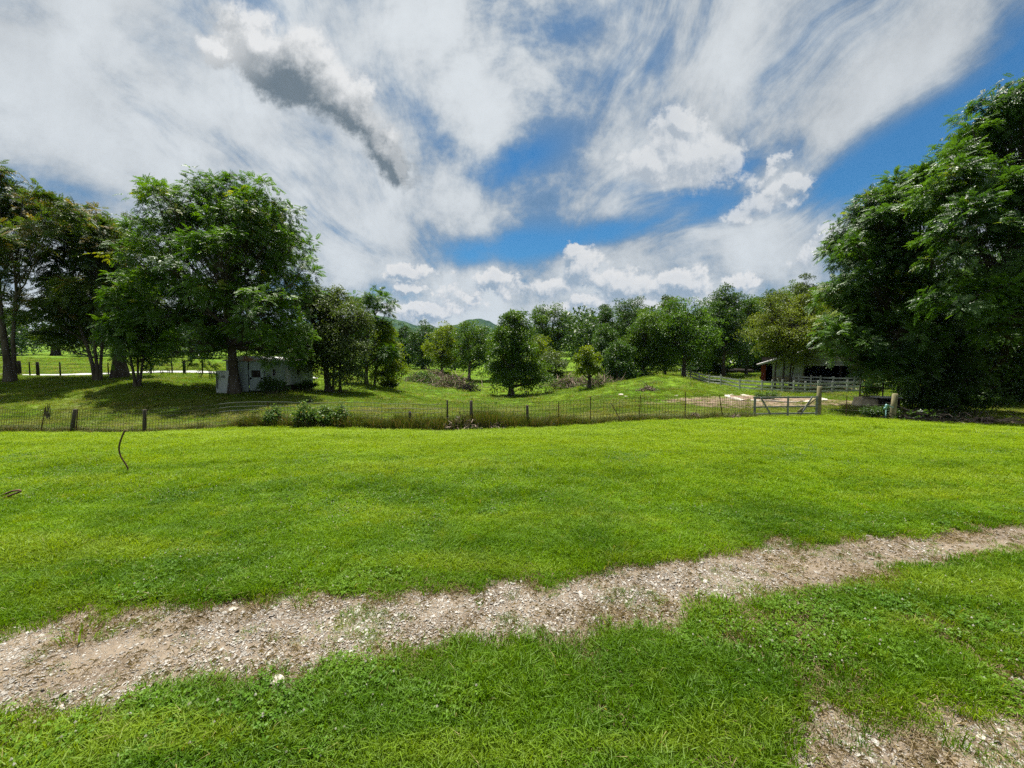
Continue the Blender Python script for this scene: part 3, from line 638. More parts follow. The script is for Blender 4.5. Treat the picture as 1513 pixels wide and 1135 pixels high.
    for j in range(len(L)):
        c = L[j, :3]; st = paths[j % len(paths)][0]; rr = paths[j % len(paths)][1]
        zt = np.clip(min(c[2] * .55, c[2] - L[j, 5] * .6), fh, top * .85); ii = np.interp(zt, st[:, 2], np.arange(9)); a = np.array([np.interp(ii, np.arange(9), st[:, q]) for q in range(3)]); ra = np.interp(ii, np.arange(9), rr)
        t = np.linspace(0, 1, 7)[:, None]; mid = (a + c) / 2 + np.array([0, 0, -.10 * np.linalg.norm(c - a)]) + r.normal(0, .12, 3)
        q = a * (1 - t) ** 2 + 2 * mid * t * (1 - t) + c * t ** 2; q[1:] += r.normal(0, .05, q[1:].shape) * np.linalg.norm(c - a) / 4; lp.append(q); lr.append(np.maximum(ra * .62 * (1 - .75 * t[:, 0]), .012))
    add(np.array(lp), np.array(lr), 6)
    m = r.uniform(0, 1, K) < twigs
    if m.any():
        pp = p[m]; lc = np.array([L[w, :3] for w in which[m]]); rl = L[which[m], 3]
        la = np.array([lp[w][r.integers(3, 7)] for w in which[m]]); t = np.linspace(0, 1, 4)[None, :, None]; mid = (la + pp) / 2 + r.normal(0, .1, pp.shape) + [0, 0, .08]
        q = la[:, None] * (1 - t) ** 2 + 2 * mid[:, None] * t * (1 - t) + pp[:, None] * t ** 2
        rr = np.maximum(rl * .016, .012)[:, None] * np.array([1, .75, .5, .28])[None]; add(q, rr, 4)
    mesh_np('trunk', np.concatenate(WV), np.concatenate(WF), M[bark], root, smooth=True)
    return root
def lobes_px(circles, d, seed, ry=1.0, fill=0):
    """crown masses given as (px, py, radius px, extra depth m) round distance d"""
    r = np.random.default_rng(seed); out = []
    for c in circles:
        px, py, rp = c[:3]; dd = d + (c[3] if len(c) > 3 else r.uniform(-1.5, 1.5)); q = P(px, py, dd); R = rp * dd / FPX
        out.append((q[0], q[1], q[2], R * 1.0, R * ry, R * .92))
    return out
def auto_lobes(x0, x1, yt, yb, d, n, seed, shape='oval'):
    r = np.random.default_rng(seed); A = P((x0 + x1) / 2, (yt + yb) / 2, d); hw = (x1 - x0) / 2 / FPX * d; hh = (yb - yt) / 2 / FPX * d; out = []
    for k in range(n):
        z = -0.8 + 1.62 * (k + .5 + r.uniform(-.3, .3)) / n
        w = {'oval': math.sqrt(max(.05, 1 - (z * .9) ** 2)), 'cone': .95 * (1 - (z + 1) / 2) + .22, 'spread': .5 + .5 * math.sqrt(max(.0, 1 - (z - .3) ** 2)), 'column': .8}[shape]
        a = k * 2.4 + r.uniform(-.5, .5); rr = w * r.uniform(.40, .98); s = (.36 + .26 * r.uniform()) * (.65 + .5 * w)
        cz = z * (1 - .22); out.append((A[0] + hw * rr * math.cos(a) * .9, A[1] + hw * rr * math.sin(a) * .9, A[2] + hh * cz, hw * s, hw * s, min(hh * .42, hw * s * 1.0)))
    out.append((A[0], A[1], A[2] + hh * .62, hw * .45, hw * .45, hh * .38)); out.append((A[0], A[1], A[2] - hh * .1, hw * .6, hw * .6, hh * .55))
    return out
T_ = []
def auto_tree(label, bx, d, box, n, seed, mat, leaves=9000, size=.24, shape='oval', **kw):
    x0, x1, yt, yb = box; base = GP(bx, d); return make_tree(label, base, auto_lobes(x0, x1, yt, yb, d, n, seed, shape), mat=mat, leaves=leaves, size=size, seed=seed, **kw)
LEFT = 'trees along the road on the left'; MID = 'trees in the hollow of the pasture'; WOOD = 'trees on the bank behind the board fence'; RIGHT = 'large trees at the right edge'
# big walnut
wal = [(232,292,26),(262,305,38),(300,300,34),(345,292,34),(380,302,34),(412,330,34),(432,365,30),(446,402,24),(350,340,48,-1),(300,350,46,2),(245,350,38),(215,345,26),(215,392,36),(262,400,44,-2),(330,405,54,-3),(395,400,50,1),(425,440,38,0),
       (205,440,34,1),(250,455,42,0),(310,460,52,2),(375,460,52,-3),(430,482,34,1),(225,492,34,0),(290,505,40,-2.5),(350,505,40,2),(410,512,34,-1),(250,520,28,-1),(440,520,24,1),(335,370,50,4),(390,350,40,3.5)]
make_tree('tallest full green walnut tree with its dark trunk in front of the white shed', GP(346, 30.0), lobes_px(wal, 30.2, 3, 1.15), leaf='pinnate', mat='walnut', leaves=290000, size=.50, trunk_r=.36, fork=.24, group=LEFT, seed=11, spray=.95, oddtop=.05, name='walnut_tree', zb=.3)
ail = [(10,272,26),(-25,275,34),(38,310,28),(82,318,28),(-10,330,34),(30,365,32),(-30,385,36),(70,350,28),(-40,440,34),(20,455,24,1),(10,415,22)]
make_tree('brown-tinged tree cut by the left edge, thick pale trunk beside the fence posts', GP(14, 31.5), lobes_px(ail, 31.5, 4), leaf='pinnate', mat='ailanthus', leaves=78000, size=.60, trunk_r=.36, fork=.4, group=LEFT, seed=12, spray=.9, oddtop=.20, name='ailanthus_tree', zb=.35, stems=[(0, 0, .25, -1.6, 0), (.1, .2, .15, 1.2, .3)])
a2 = [(95,330,30),(130,330,28),(150,345,26),(110,372,36),(78,400,32),(145,390,34),(95,440,36),(140,440,38),(70,470,28),(110,480,36),(155,480,32),(60,505,18),(165,345,14)]
make_tree('rusty-topped tree with several slanting stems, second from the left edge', GP(143, 33.5), lobes_px(a2, 33.8, 5), leaf='pinnate', mat='ailanthus', leaves=95000, size=.60, trunk_r=.17, fork=.14, group=LEFT, seed=13, spray=.9, oddtop=.14, name='ailanthus_tree', zb=.35, stems=[(0, 0, .15, -3.2, 0), (.1, 0, .13, .2, .4), (.2, .1, .12, 1.6, .6)])
a3 = [(175,340,24),(160,372,30),(190,380,28),(178,420,36),(150,450,34),(195,455,32),(170,490,32),(205,420,26),(205,495,24),(140,410,26)]
make_tree('dark feathery tree on one very thick leaning trunk beside the pale road', GP(178, 36.5), lobes_px(a3, 36.8, 6), mat='grey', leaves=52000, size=.17, trunk_r=.55, fork=.25, group=LEFT, seed=14, spray=.75, name='broadleaf_tree', shell=.6)
a4 = [(180,445,22),(205,455,24),(232,470,22),(170,485,24),(205,492,28),(240,505,22),(180,520,20),(222,530,20)]
make_tree('small multi-stemmed tree between the thick leaning trunk and the big walnut', GP(201, 29.5), lobes_px(a4, 29.8, 7), leaf='pinnate', mat='walnut', leaves=36000, size=.48, trunk_r=.12, fork=.1, group=LEFT, seed=15, spray=.7, name='walnut_tree', stems=[(0, 0, .11, -1.3, 0), (.1, .1, .10, 1.4, .2), (0, .1, .09, .1, .4)])
s5 = [(458,452,26),(442,500,24),(450,530,18),(480,452,26),(500,445,24),(462,470,20),(490,482,32),(520,470,24),(468,505,24),(505,515,30),(530,520,22),(478,540,20),(515,545,20)]
make_tree('greyish green tree with a broad dark trunk right of the white shed', GP(487, 35.5), lobes_px(s5, 36, 8), mat='grey', leaves=46000, size=.17, trunk_r=.32, fork=.15, group=LEFT, seed=16, spray=.7, shell=.6, bark='bark', stems=[(-.1, 0, .30, -1, 0), (.9, .1, .13, 1, .3), (.3, 0, .12, .6, .2)], twigs=.9)
s6 = [(528,448,14),(545,450,16),(560,442,15),(570,462,12),(545,478,20),(562,490,18),(530,495,20),(548,520,22),(570,520,16),(535,545,14),(578,448,8)]
make_tree('tree with loose open top sprays behind the greyish tree right of the shed', GP(541, 41.5), lobes_px(s6, 42, 9), leaf='pinnate', mat='walnut', leaves=32000, size=.60, trunk_r=.2, fork=.2, group=LEFT, seed=17, spray=.8, name='walnut_tree')
s7 = [(568,500,18),(580,520,18),(562,535,18),(585,545,14),(572,555,14),(575,485,12)]
make_tree('small yellow-green leaning tree at the right end of the trees by the shed', GP(553, 43.5), lobes_px(s7, 44, 10), mat='yellow', leaves=12000, size=.2, trunk_r=.14, fork=.2, group=LEFT, seed=18, spray=.6)
# hollow trees
big = [(752,472,13),(765,469,14),(744,490,15),(772,492,15),(758,505,20),(740,518,15),(776,518,16),(755,535,22),(740,545,16),(775,545,19),(793,545,14),(760,558,17),(740,562,12),(788,560,13),(805,560,9),(728,540,9),(735,500,9)]
make_tree('large rounded sycamore standing alone in the pasture with its shadow below it', GP(755, 55), lobes_px(big, 55, 20), mat='mid', leaves=27000, size=.27, trunk_r=.42, fork=.1, group=MID, seed=20, spray=.9, name='sycamore_tree')
t2 = [(800,462,12),(820,460,14),(835,475,12),(800,480,14),(825,492,18),(845,492,10),(812,500,14),(790,470,9),(840,505,10),(815,515,14)]
make_tree('tall open-crowned tree rising right behind the lone sycamore', GP(815, 95), lobes_px(t2, 95, 21), mat='mid', leaves=12000, size=.36, trunk_r=.4, fork=.2, group=MID, seed=21, spray=1.1, name='sycamore_tree', twigs=.9)
auto_tree('small yellow-green tree tucked between the lone sycamore and the open-crowned tree', 803, 74, (784,824,495,552), 5, 22, 'yellow', 5000, .28, trunk_r=.16, group=MID)
auto_tree('low dark bush-like tree right of the small yellow-green tree', 821, 70, (802,840,520,566), 5, 23, 'grey', 5000, .26, trunk_r=.14, fork=.08, group=MID)
auto_tree('round-topped tree on a pale straight trunk left of the lone sycamore', 693, 79, (668,728,474,556), 8, 24, 'mid', 13000, .32, trunk_r=.34, group=MID, bark='bark_pale', shape='oval')
auto_tree('yellowish loose-topped tree above the brush pile', 653, 84, (630,682,474,552), 7, 25, 'yellow', 9000, .34, trunk_r=.3, group=MID)
auto_tree('dark tree at the foot of the hills, left of the loose-topped tree', 625, 94, (596,652,474,556), 7, 26, 'dark', 10000, .36, trunk_r=.3, group=MID)
auto_tree('dark low tree nearest the yellow-green leaning tree', 600, 98, (572,622,480,556), 6, 27, 'dark', 8000, .36, trunk_r=.3, group=MID)
auto_tree('blue-green tree glimpsed between the pale trunk and the loose-topped tree', 672, 105, (652,696,482,556), 6, 28, 'mid', 6000, .36, trunk_r=.3, group=MID)
yt = [(868,520,8),(860,530,9),(878,530,9),(868,542,10),(856,545,6),(882,545,6)]
make_tree('stubby yellow-leaved tree on a gnarled trunk at the foot of the mound', GP(871, 50), lobes_px(yt, 50, 29), mat='yellow', leaves=5000, size=.25, trunk_r=.30, fork=.3, group=MID, seed=29, spray=.5)
# bank trees
bank = [('dark crown at the left end of the bank trees', 893, 62, (873,918,474,560), 8, 30, 'dark', 14000, 'oval'),
 ('tall tree with an uneven top behind the left end of the bank trees', 900, 76, (880,912,446,545), 8, 31, 'dark', 11000, 'column'),
 ('broad flat-topped tree above the left end of the bank', 935, 74, (905,968,440,550), 10, 32, 'dark', 16000, 'spread'),
 ('full mid-green tree standing on the bank left of the board fence', 950, 60, (920,982,458,560), 9, 33, 'mid', 20000, 'oval'),
 ('yellow-green rounded tree above the left end of the board fence', 1010, 57, (978,1052,438,552), 10, 34, 'walnut', 22000, 'oval'),
 ('dark domed tree, the tallest of those above the board fence', 1068, 63, (1040,1100,418,548), 10, 35, 'dark', 20000, 'oval'),
 ('mid-green tree just right of the dark domed tree', 1104, 74, (1088,1128,430,545), 8, 36, 'mid', 12000, 'oval'),
 ('low dark tree hanging over the level grass behind the board fence', 1040, 70, (1010,1075,478,548), 7, 37, 'grey', 12000, 'spread'),
 ('short leafy tree on the bank where the mound begins', 912, 56, (895,935,505,562), 6, 38, 'dark', 8000, 'oval'),
 ('slim tree on the bank between the full mid-green tree and the yellow-green one', 982, 66, (965,1003,470,552), 6, 39, 'mid', 8000, 'column'),
 ('thin-trunked tree in the gap left of the olive tree', 1102, 66, (1085,1120,485,535), 5, 40, 'mid', 6000, 'oval')]
for lb, bx, d, box, n, sd, mt, lv, sh in bank: auto_tree(lb, bx, d, box, n, sd, mt, lv, .26, sh, trunk_r=.2 + .0015 * (box[1] - box[0]), group=WOOD)
auto_tree('thin scraggly tree poking above the crowns of the bank', 984, 88, (974,997,436,462), 4, 41, 'grey', 1300, .35, trunk_r=.16, group=WOOD, twigs=1.0)
for i, (lb, bx, d, box, mt) in enumerate([('hill tree behind the mid-green tree, its top level with it', 1135, 92, (1115,1162,424,500), 'dark'), ('hill tree above the left half of the olive tree', 1165, 98, (1145,1192,418,500), 'mid'),
  ('hill tree with a ragged top above the olive tree', 1190, 88, (1172,1212,408,480), 'grey'), ('hill tree just left of the large leafy trees', 1222, 84, (1200,1250,412,500), 'mid')]):
    auto_tree(lb, bx, d, box, 7, 42 + i, mt, 10000, .34, 'oval', trunk_r=.25, group=WOOD)
ol = [(1145,462,26),(1172,452,26),(1200,462,28),(1130,490,22),(1160,490,32),(1195,495,32),(1222,480,24),(1135,515,16),(1165,520,24),(1195,522,14),(1180,475,26,1)]
make_tree('olive-brown tree on several thin stems in front of the barn', GP(1158, 44.5), lobes_px(ol, 44.5, 50), mat='olive', leaves=42000, size=.16, trunk_r=.12, fork=.12, group=WOOD, seed=50, spray=.7, shell=.6, twigs=.9, stems=[(-1.0, 0, .1, -1, 0), (0, .2, .12, 0, 0), (.6, 0, .1, .9, .2), (1.0, .3, .09, 1.6, .3)])
# right giants
r1 = [(1242,528,14,-2),(1276,545,20,-2),(1312,560,18,-2),(1345,272,24),(1385,258,24),(1305,335,34),(1232,500,24,-2),(1262,514,24,-2),(1302,535,26,-2),(1335,548,26,-1),(1225,440,20),(1262,330,26),(1290,305,28),(1240,375,24),(1275,375,36),(1320,310,34),(1325,360,44,-1),(1250,425,28),(1295,430,42,-1),(1350,425,48,0),(1247,468,20),(1270,480,34,1),(1325,490,42,-1.5),(1375,370,46,2),(1234,484,22),(1242,508,18),(1256,506,20),(1292,520,26,0),(1340,540,30,-1),(1385,480,42,1),(1360,300,34,2),(1262,365,20,-1.5)]
make_tree('big drooping tree whose left side leans out over the barn', GP(1385, 27), lobes_px(r1, 26, 60, 1.1), leaf='pinnate', mat='glossy', leaves=290000, size=.47, trunk_r=.40, fork=.2, group=RIGHT, seed=60, spray=.95, oddtop=.04, name='ailanthus_tree', zb=.35)
r2 = [(1412,235,24),(1442,178,22),(1400,300,30),(1470,165,34),(1510,150,40),(1440,215,34),(1490,230,52),(1550,200,60),(1405,270,34),(1450,290,52,-1),(1515,310,62,-1.5),(1580,300,60),(1420,350,46,-2),(1480,390,58,-2),(1550,410,62,-2),(1430,440,42,-2.5),(1500,470,48,-2.5),(1380,300,26,1),(1620,420,60),(1620,220,60),(1435,192,20),(1590,500,50,-1)]
make_tree('tallest tree of the photo, its top at the right edge above the dark shade', GP(1560, 24.5), lobes_px(r2, 21.5, 61, 1.1), leaf='pinnate', mat='glossy', leaves=310000, size=.44, trunk_r=.30, fork=.25, group=RIGHT, seed=61, spray=.95, oddtop=.03, name='ailanthus_tree', zb=.35)
r3 = [(1400,545,24),(1370,570,24),(1345,565,20),(1395,590,22),(1420,520,22),(1352,590,16),(1430,560,22)]
make_tree('low leafy thicket tree filling the foot of the right-hand trees', GP(1395, 25.5), lobes_px(r3, 25.5, 62), mat='dark', leaves=24000, size=.13, trunk_r=.1, fork=.05, group=RIGHT, seed=62, spray=.5, stems=[(-.5, 0, .06, -1, 0), (.4, .2, .07, .6, 0)])
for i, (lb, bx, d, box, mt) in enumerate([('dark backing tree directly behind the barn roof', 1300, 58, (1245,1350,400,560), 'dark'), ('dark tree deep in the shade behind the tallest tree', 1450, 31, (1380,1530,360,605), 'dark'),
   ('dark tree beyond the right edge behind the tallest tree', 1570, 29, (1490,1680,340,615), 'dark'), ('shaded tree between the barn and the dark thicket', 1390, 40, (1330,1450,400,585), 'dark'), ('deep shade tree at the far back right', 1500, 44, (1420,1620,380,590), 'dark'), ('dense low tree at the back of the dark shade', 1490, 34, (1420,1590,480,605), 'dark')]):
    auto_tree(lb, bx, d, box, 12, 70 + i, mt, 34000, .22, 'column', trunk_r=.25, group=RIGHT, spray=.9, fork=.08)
# distant woods
def woods(name, spans, seed, label, n_blob, leafs, size):
    r = np.random.default_rng(seed); V = []; T = []
    for (pa, pb, da, db, hh) in spans:
        k = n_blob; px = r.uniform(pa, pb, k); d = r.uniform(da, db, k); x = (px - CX) / FPX * d; z = ground(x, d); R = r.uniform(2.6, 5.0, k); h = hh * r.uniform(.35, 1.1, k)
        for i in range(k):
            dd = unit(r.normal(0, 1, (leafs, 3)) + [0, -.3, .3]); C = np.array([x[i], d[i], z[i] + h[i] - R[i] * .5]); pos = C + dd * R[i] * r.uniform(.75, 1.05, (leafs, 1)) * [1, 1, .9]
            W = place(leaf_simple(), pos, unit(r.normal(0, 1, (leafs, 3))), unit(dd + r.normal(0, .5, (leafs, 3)) + [0, 0, .4]), size * r.uniform(.7, 1.3, leafs)); V.append(W.reshape(-1, 3)); T.append(np.repeat(r.uniform(0, .5) + r.uniform(0, .5, leafs), 4))
    V = np.concatenate(V); tag(mesh_np(name, V, np.arange(len(V)).reshape(-1, 4), LM['woods'], tint=np.concatenate(T)), label, None, None, 'stuff')
woods('distant_woods', [(-250, 330, 115, 145, 11), (330, 600, 110, 170, 10), (560, 860, 125, 180, 11), (850, 1130, 95, 210, 12), (1000, 1300, 85, 130, 12), (1100, 1300, 120, 200, 12), (1250, 1700, 55, 120, 14), (860, 1120, 84, 110, 12), (1090, 1260, 74, 90, 11), (-100, 330, 104, 120, 12), (-1100, -250, 80, 125, 11)], 5, 'dark wooded slopes behind the pasture and its trees', 62, 330, .75)
# ------------------------------------------------------------------ brush, bushes
def brush(label, cx, d, rx, ry, h, seed, n=260, mat='dead_twig', name='brush_pile', cat='brush pile', leaves=0, lm='bush', group='piles of cut brush in the pasture'):
    r = np.random.default_rng(seed); b = GP(cx, d); root = empty(name, b); tag(root, label, cat, group)
    p0 = np.stack([r.normal(0, rx * .45, n), r.normal(0, ry * .45, n), np.zeros(n)], 1); q = np.exp(-((p0[:, 0] / rx) ** 2 + (p0[:, 1] / ry) ** 2) * 1.5); p0[:, 2] = q * h * r.uniform(0, .9, n)
    a = r.uniform(0, 6.283, n); L = np.minimum(r.uniform(.5, 1.6, n) * rx * .35, 1.3); dv = np.stack([np.cos(a), np.sin(a), r.normal(.10, .45, n) * (.35 if 'fallen' in group else 1)], 1) * L[:, None]
    t = np.linspace(0, 1, 4)[None, :, None]; Pt = p0[:, None] + dv[:, None] * t + r.normal(0, .05, (n, 4, 3)); Pt[..., 2] = np.maximum(Pt[..., 2], .02)
    R = r.uniform(.012, .04, n)[:, None] * np.array([1, .8, .6, .3])[None] * (1 + d * .012); v, f = tubes(Pt, R, 4); mesh_np('branches', v, f, M[mat], root)
    if leaves:
        k = leaves; pos = np.stack([r.normal(0, rx * .45, k), r.normal(0, ry * .45, k), np.zeros(k)], 1); q = np.exp(-((pos[:, 0] / rx) ** 2 + (pos[:, 1] / ry) ** 2) * 1.5); pos[:, 2] = q * h * r.uniform(.05, 1.05, k)
        W = place(leaf_simple(), pos, r.normal(0, 1, (k, 3)), r.normal(0, .6, (k, 3)) + [0, 0, .8], (.10 + .0022 * d) * r.uniform(.7, 1.3, k)); mesh_np('foliage', W.reshape(-1, 3), np.arange(k * 4).reshape(-1, 4), LM[lm], root, tint=np.repeat(r.uniform(0, 1, k), 4))
    return root
brush('long grey-brown brush pile left of the lone sycamore', 668, 62, 4.2, 1.8, 2.1, 1, 420, leaves=500)
brush('weed-covered brush pile nearest the yellow-green leaning tree', 625, 68, 4.5, 2.0, 1.9, 2, 260, leaves=2600)
brush('dark end of the brush pile close to the lone sycamore', 692, 59, 1.6, 1.2, 1.4, 3, 200, mat='dark_wood')
brush('pile of bleached branches at the back of the left brush pile', 640, 72, 3.0, 1.5, 2.6, 4, 300)
brush('brush pile between the lone sycamore and the stubby yellow-leaved tree', 843, 58, 3.8, 1.6, 1.7, 5, 420, leaves=900)
brush('low tangle of dead stems at the foot of the stubby yellow-leaved tree', 884, 52, 3.0, 1.3, 1.2, 6, 260, leaves=700)
brush('brown clump of dead stems on the side of the mound', 958, 39, 1.0, .6, .6, 7, 120)
brush('heap of fallen branches at the foot of the dark thicket', 1375, 20.8, 2.6, .6, .7, 8, 150, group='fallen branches under the right-hand trees', leaves=500, lm='dark', mat='dark_wood')
brush('thin scatter of fallen branches in the dark shade at the right', 1460, 20.6, 2.2, .5, .35, 9, 80, group='fallen branches under the right-hand trees')
brush('dry reddish tuft of dead stems beside the tall steel post near the gate', 1028, 19.2, .35, .2, .3, 10, 60, group='dead clumps on the wire fence')
brush('dry clump of dead stems under the leaning steel post near the gate', 1085, 19.9, .4, .2, .25, 11, 60, group='dead clumps on the wire fence')
brush('dark arching clump of dead leaves on the fence left of the fourth wooden post', 735, 16.9, .5, .3, .4, 12, 150, group='dead clumps on the wire fence', leaves=120)
brush('broad brown clump of dead weeds on the fence by the two middle wooden posts', 682, 16.9, .9, .3, .55, 13, 260, group='dead clumps on the wire fence', leaves=300)
def bush(label, cx, d, rx, ry, h, seed, leaves, mat='bush', size=.11, group='bushes growing in the wire fence', name='bush'):
    r = np.random.default_rng(seed); b = GP(cx, d); root = empty(name, b); tag(root, label, 'bush', group); n = 34
    a = r.uniform(0, 6.283, n); q = np.sqrt(r.uniform(0, 1, n)); tip = np.stack([np.cos(a) * q * rx, np.sin(a) * q * ry, h * (.95 - .5 * q ** 2) * r.uniform(.7, 1.1, n)], 1); base = tip * [.25, .3, 0]; t = np.linspace(0, 1, 5)[None, :, None]
    Pt = base[:, None] + (tip - base)[:, None] * t; Pt[..., 2] += np.sin(t[..., 0] * 3.14) * .12 * h; v, f = tubes(Pt, np.full((n, 1), .010) * np.array([1, .9, .7, .5, .3])[None], 4); mesh_np('stems', v, f, M['bark_pale'], root)
    k = leaves; i = r.integers(0, n, k); tt = r.uniform(.15, 1.02, k) ** .7; pos = base[i] + (tip[i] - base[i]) * tt[:, None]; pos[:, 2] += np.sin(tt * 3.14) * .12 * h; pos += r.normal(0, .085, (k, 3)) * [1, 1, .8]; pos[:, 2] = np.abs(pos[:, 2])
    W = place(leaf_simple(), pos, r.normal(0, 1, (k, 3)) - [0, 0, .3], r.normal(0, .5, (k, 3)) + [0, -.3, .8], size * r.uniform(.6, 1.3, k)); mesh_np('foliage', W.reshape(-1, 3), np.arange(k * 4).reshape(-1, 4), LM[mat], root, tint=np.repeat(np.where(r.uniform(0, 1, k) < .04, 1.5, r.uniform(0, 1, k)), 4)); return root
bush('small upright leafy bush in the fence, left of the wide one', 403, 17.6, .42, .3, 1.05, 1, 1000)
bush('wide bright-leaved bush sprawling through the fence, left part of it tallest', 452, 17.45, .6, .4, 1.25, 2, 2200)
bush('low spreading leafy bush joined to the right of the wide one', 490, 17.4, .95, .4, 1.1, 3, 3400)
bush('reddish dry bush at the right end of the bushes in the fence', 532, 17.3, .6, .3, .5, 4, 900, 'olive', .06)
bush('bush of dark leaves around the foot of the pale blue hydrant', 1303, 21.6, 1.2, .4, .75, 5, 2600, 'dark', .09, 'bushes by the pump')
bush('big pale-leaved weed plant in front of the far corral rails', 1290, 33, 1.1, .5, 2.0, 6, 1800, 'bush', .16, 'bushes by the pump')
bush('leafy plant growing inside the round white-rimmed pad', 1135, 31.6, 1.2, .6, .75, 7, 1500, 'bush', .11, 'plants in the yard')
bush('scrubby undergrowth crowding the front of the white shed', 402, 30.0, 1.5, .5, 1.6, 8, 2600, 'dark', .12, 'undergrowth round the shed')
bush('undergrowth at the far corner of the white shed', 452, 35.0, 1.2, .5, 1.1, 9, 1500, 'dark', .12, 'undergrowth round the shed')
bush('bushy growth under the yellow-green leaning tree', 575, 45, 1.5, .6, 1.3, 10, 1800, 'grey', .15, 'undergrowth round the shed')
bush('single tall weed standing in the pasture near the left end of the fence', 68, 22.5, .25, .2, 1.0, 11, 160, 'olive', .08, 'weeds in the pasture')
bush('small dark seedling on the pasture slope below the walnut tree', 455, 27, .35, .2, .5, 12, 120, 'dark', .1, 'weeds in the pasture')
bush('undergrowth along the foot of the bank trees, left half', 930, 57, 3.6, .8, 1.6, 13, 2600, 'mid', .24, 'undergrowth of the bank')
bush('dark undergrowth below the low dark tree behind the board fence', 1045, 66, 4.6, 1.0, 2.2, 14, 3400, 'dark', .3, 'undergrowth of the bank')
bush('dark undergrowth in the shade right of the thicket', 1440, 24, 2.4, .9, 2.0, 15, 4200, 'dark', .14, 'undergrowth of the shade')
# ------------------------------------------------------------------ wire fence
def upright(label_p, mat, base, h, r, lean=(0, 0), kind='wood', parent=None, origin=(0, 0, 0), name='post'):
    b = np.array(base) - np.array(origin); mb = MB(); top = (b[0] + lean[0], b[1] + lean[1], b[2] + h)
    if kind == 'wood':
        mid = ((b[0] + top[0]) / 2 + random.uniform(-.01, .01), (b[1] + top[1]) / 2, b[2] + h / 2)
        mb.tube([(b[0] - lean[0] * .1, b[1], b[2] - .2), tuple(b), mid, top, (top[0], top[1], top[2] + r * .25)], [r * 1.12, r * 1.08, r, r * .95, r * .7], 9)
    else:
        mb.bar((b[0], b[1], b[2] - .2), top, .036, .010); mb.bar((b[0], b[1] - .014, b[2] - .2), (top[0], top[1] - .014, top[2]), .008, .024)
        for k in range(4):
            t = .25 + .2 * k; q = (b[0] + lean[0] * t, b[1] - .02 + lean[1] * t, b[2] + h * t); mb.box(q, (.03, .016, .022))
    o = mb.build(name, mat, parent, smooth=(kind == 'wood'))
    if label_p: o['label'] = label_p
    return o
def wire_fence():
    org = np.array([0, 17.0, 0]); root = empty('wire_fence', org); tag(root, 'long woven wire fence on mixed wooden and steel posts across the end of the lawn', 'fence')
    xs = np.arange(-30, FX[-1] + .02, .155); yy = fence_y(xs); zz = ground(xs, yy); L = []
    rng2 = np.random.default_rng(3)
    hs = [.04, .17, .31, .45, .60, .77, .94, 1.12]
    mb = MB(); sway = np.interp(xs, FX, rng2.normal(0, .05, len(FX))); lean = np.interp(xs, [-30, -14, -12, 20], [.16, .12, .02, .0])
    wob = (fbm(xs * .5, xs * 0, 5) - .5) * .10; V = []; paths = []
    hgt = 1.0 + .06 * (fbm(xs * .35, xs * 0, 8) - .5)
    for h in hs:
        Pt = np.stack([xs + lean * h, yy + wob * h, zz + h * hgt + (fbm(xs * 1.2, xs * 0 + h * 9, 6) - .5) * .03], 1) - org
        paths.append(Pt)
    W = np.array(paths); v1, f1 = tubes(W, np.full(W.shape[:2], .0070), 4)
    Vt = W.transpose(1, 0, 2) + [0, .004, 0]; v2, f2 = tubes(Vt, np.full(Vt.shape[:2], .0060), 4)
    mesh_np('wire_mesh', np.concatenate([v1, v2]), np.concatenate([f1, f2 + len(v1)]), M['wire'], root)
    k = (xs > -13.5) & (xs < -3.0); B = np.stack([W[-1][k] + [0, -.02, .03 + 0], W[-2][k] + [0, -.02, .02], W[-3][k] + [0, -.02, .02]]); v, f = tubes(B, np.full(B.shape[:2], .0042), 4); o = mesh_np('bright_wire', v, f, M['wire_bright'], root); o['label'] = 'newer pale shiny strands'
    def gp_(px, d): q = GP(px, d); return q
    spec = [(55, 19.3, 1.25, .02, (.35, 0), 'steel', 'thin steel post leaning right, near the left edge'), (102, 19.0, 1.12, .075, (.22, 0), 'wood', 'thick grey wooden post leaning right'), (108, 18.8, 1.15, .02, (.16, 0), 'steel', None), (210, 18.4, 1.12, .075, (.06, 0), 'wood', None), (605, 17.2, .80, .06, (0, 0), 'wood', 'short wooden stub post'), (661, 17.0, 1.30, .038, (-.01, 0), 'wood', 'slim pale post'), (696, 17.0, 1.24, .068, (0, 0), 'wood', None), (780, 17.1, 1.0, .062, (-.03, 0), 'wood', None), (824, 17.3, 1.1, .02, (.05, 0), 'steel', None), (873, 17.6, 1.28, .02, (-.01, 0), 'steel', None), (945, 18.2, 1.22, .02, (.05, 0), 'steel', None), (1013, 18.9, 1.35, .02, (0, 0), 'steel', 'tall straight steel post'), (1071, 19.6, 1.22, .02, (-.26, 0), 'steel', 'steel post leaning left'), (395, 17.7, 1.15, .02, (0, 0), 'steel', None)]
    for px, d, h, r, ln, kd, lb in spec: upright(lb, M['old_wood'] if kd == 'wood' else M['rust'], gp_(px, d), h, r, ln, kd, root, org)
    # run from the gate to the round corner post
    a = GP(1212, 22.1); b = GP(1252, 21.7); c = GP(1319, 21.1); v = []
    mb = MB()
    for h0, h1, h2 in ((1.38, 1.15, 1.16), (.8, .75, .8), (.4, .4, .4)):
        mb.tube([a - org + [0, -.05, h0], b - org + [0, 0, h1], c - org + [0, 0, h2]], .006, 4)
    mb.build('wire_strand', M['wire'], root); upright(None, M['rust'], b, 1.2, .02, (0, 0), 'steel', root, org)
wire_fence()
def loose():
    b = GP(916, 17.6); root = MB().bar(b + [.12, -.08, .02], b + [-.37, .0, .92], .035, .035).build('steel_rod', M['rust']); tag(root, 'loose steel rod leaning left against the wire fence', 'rod')
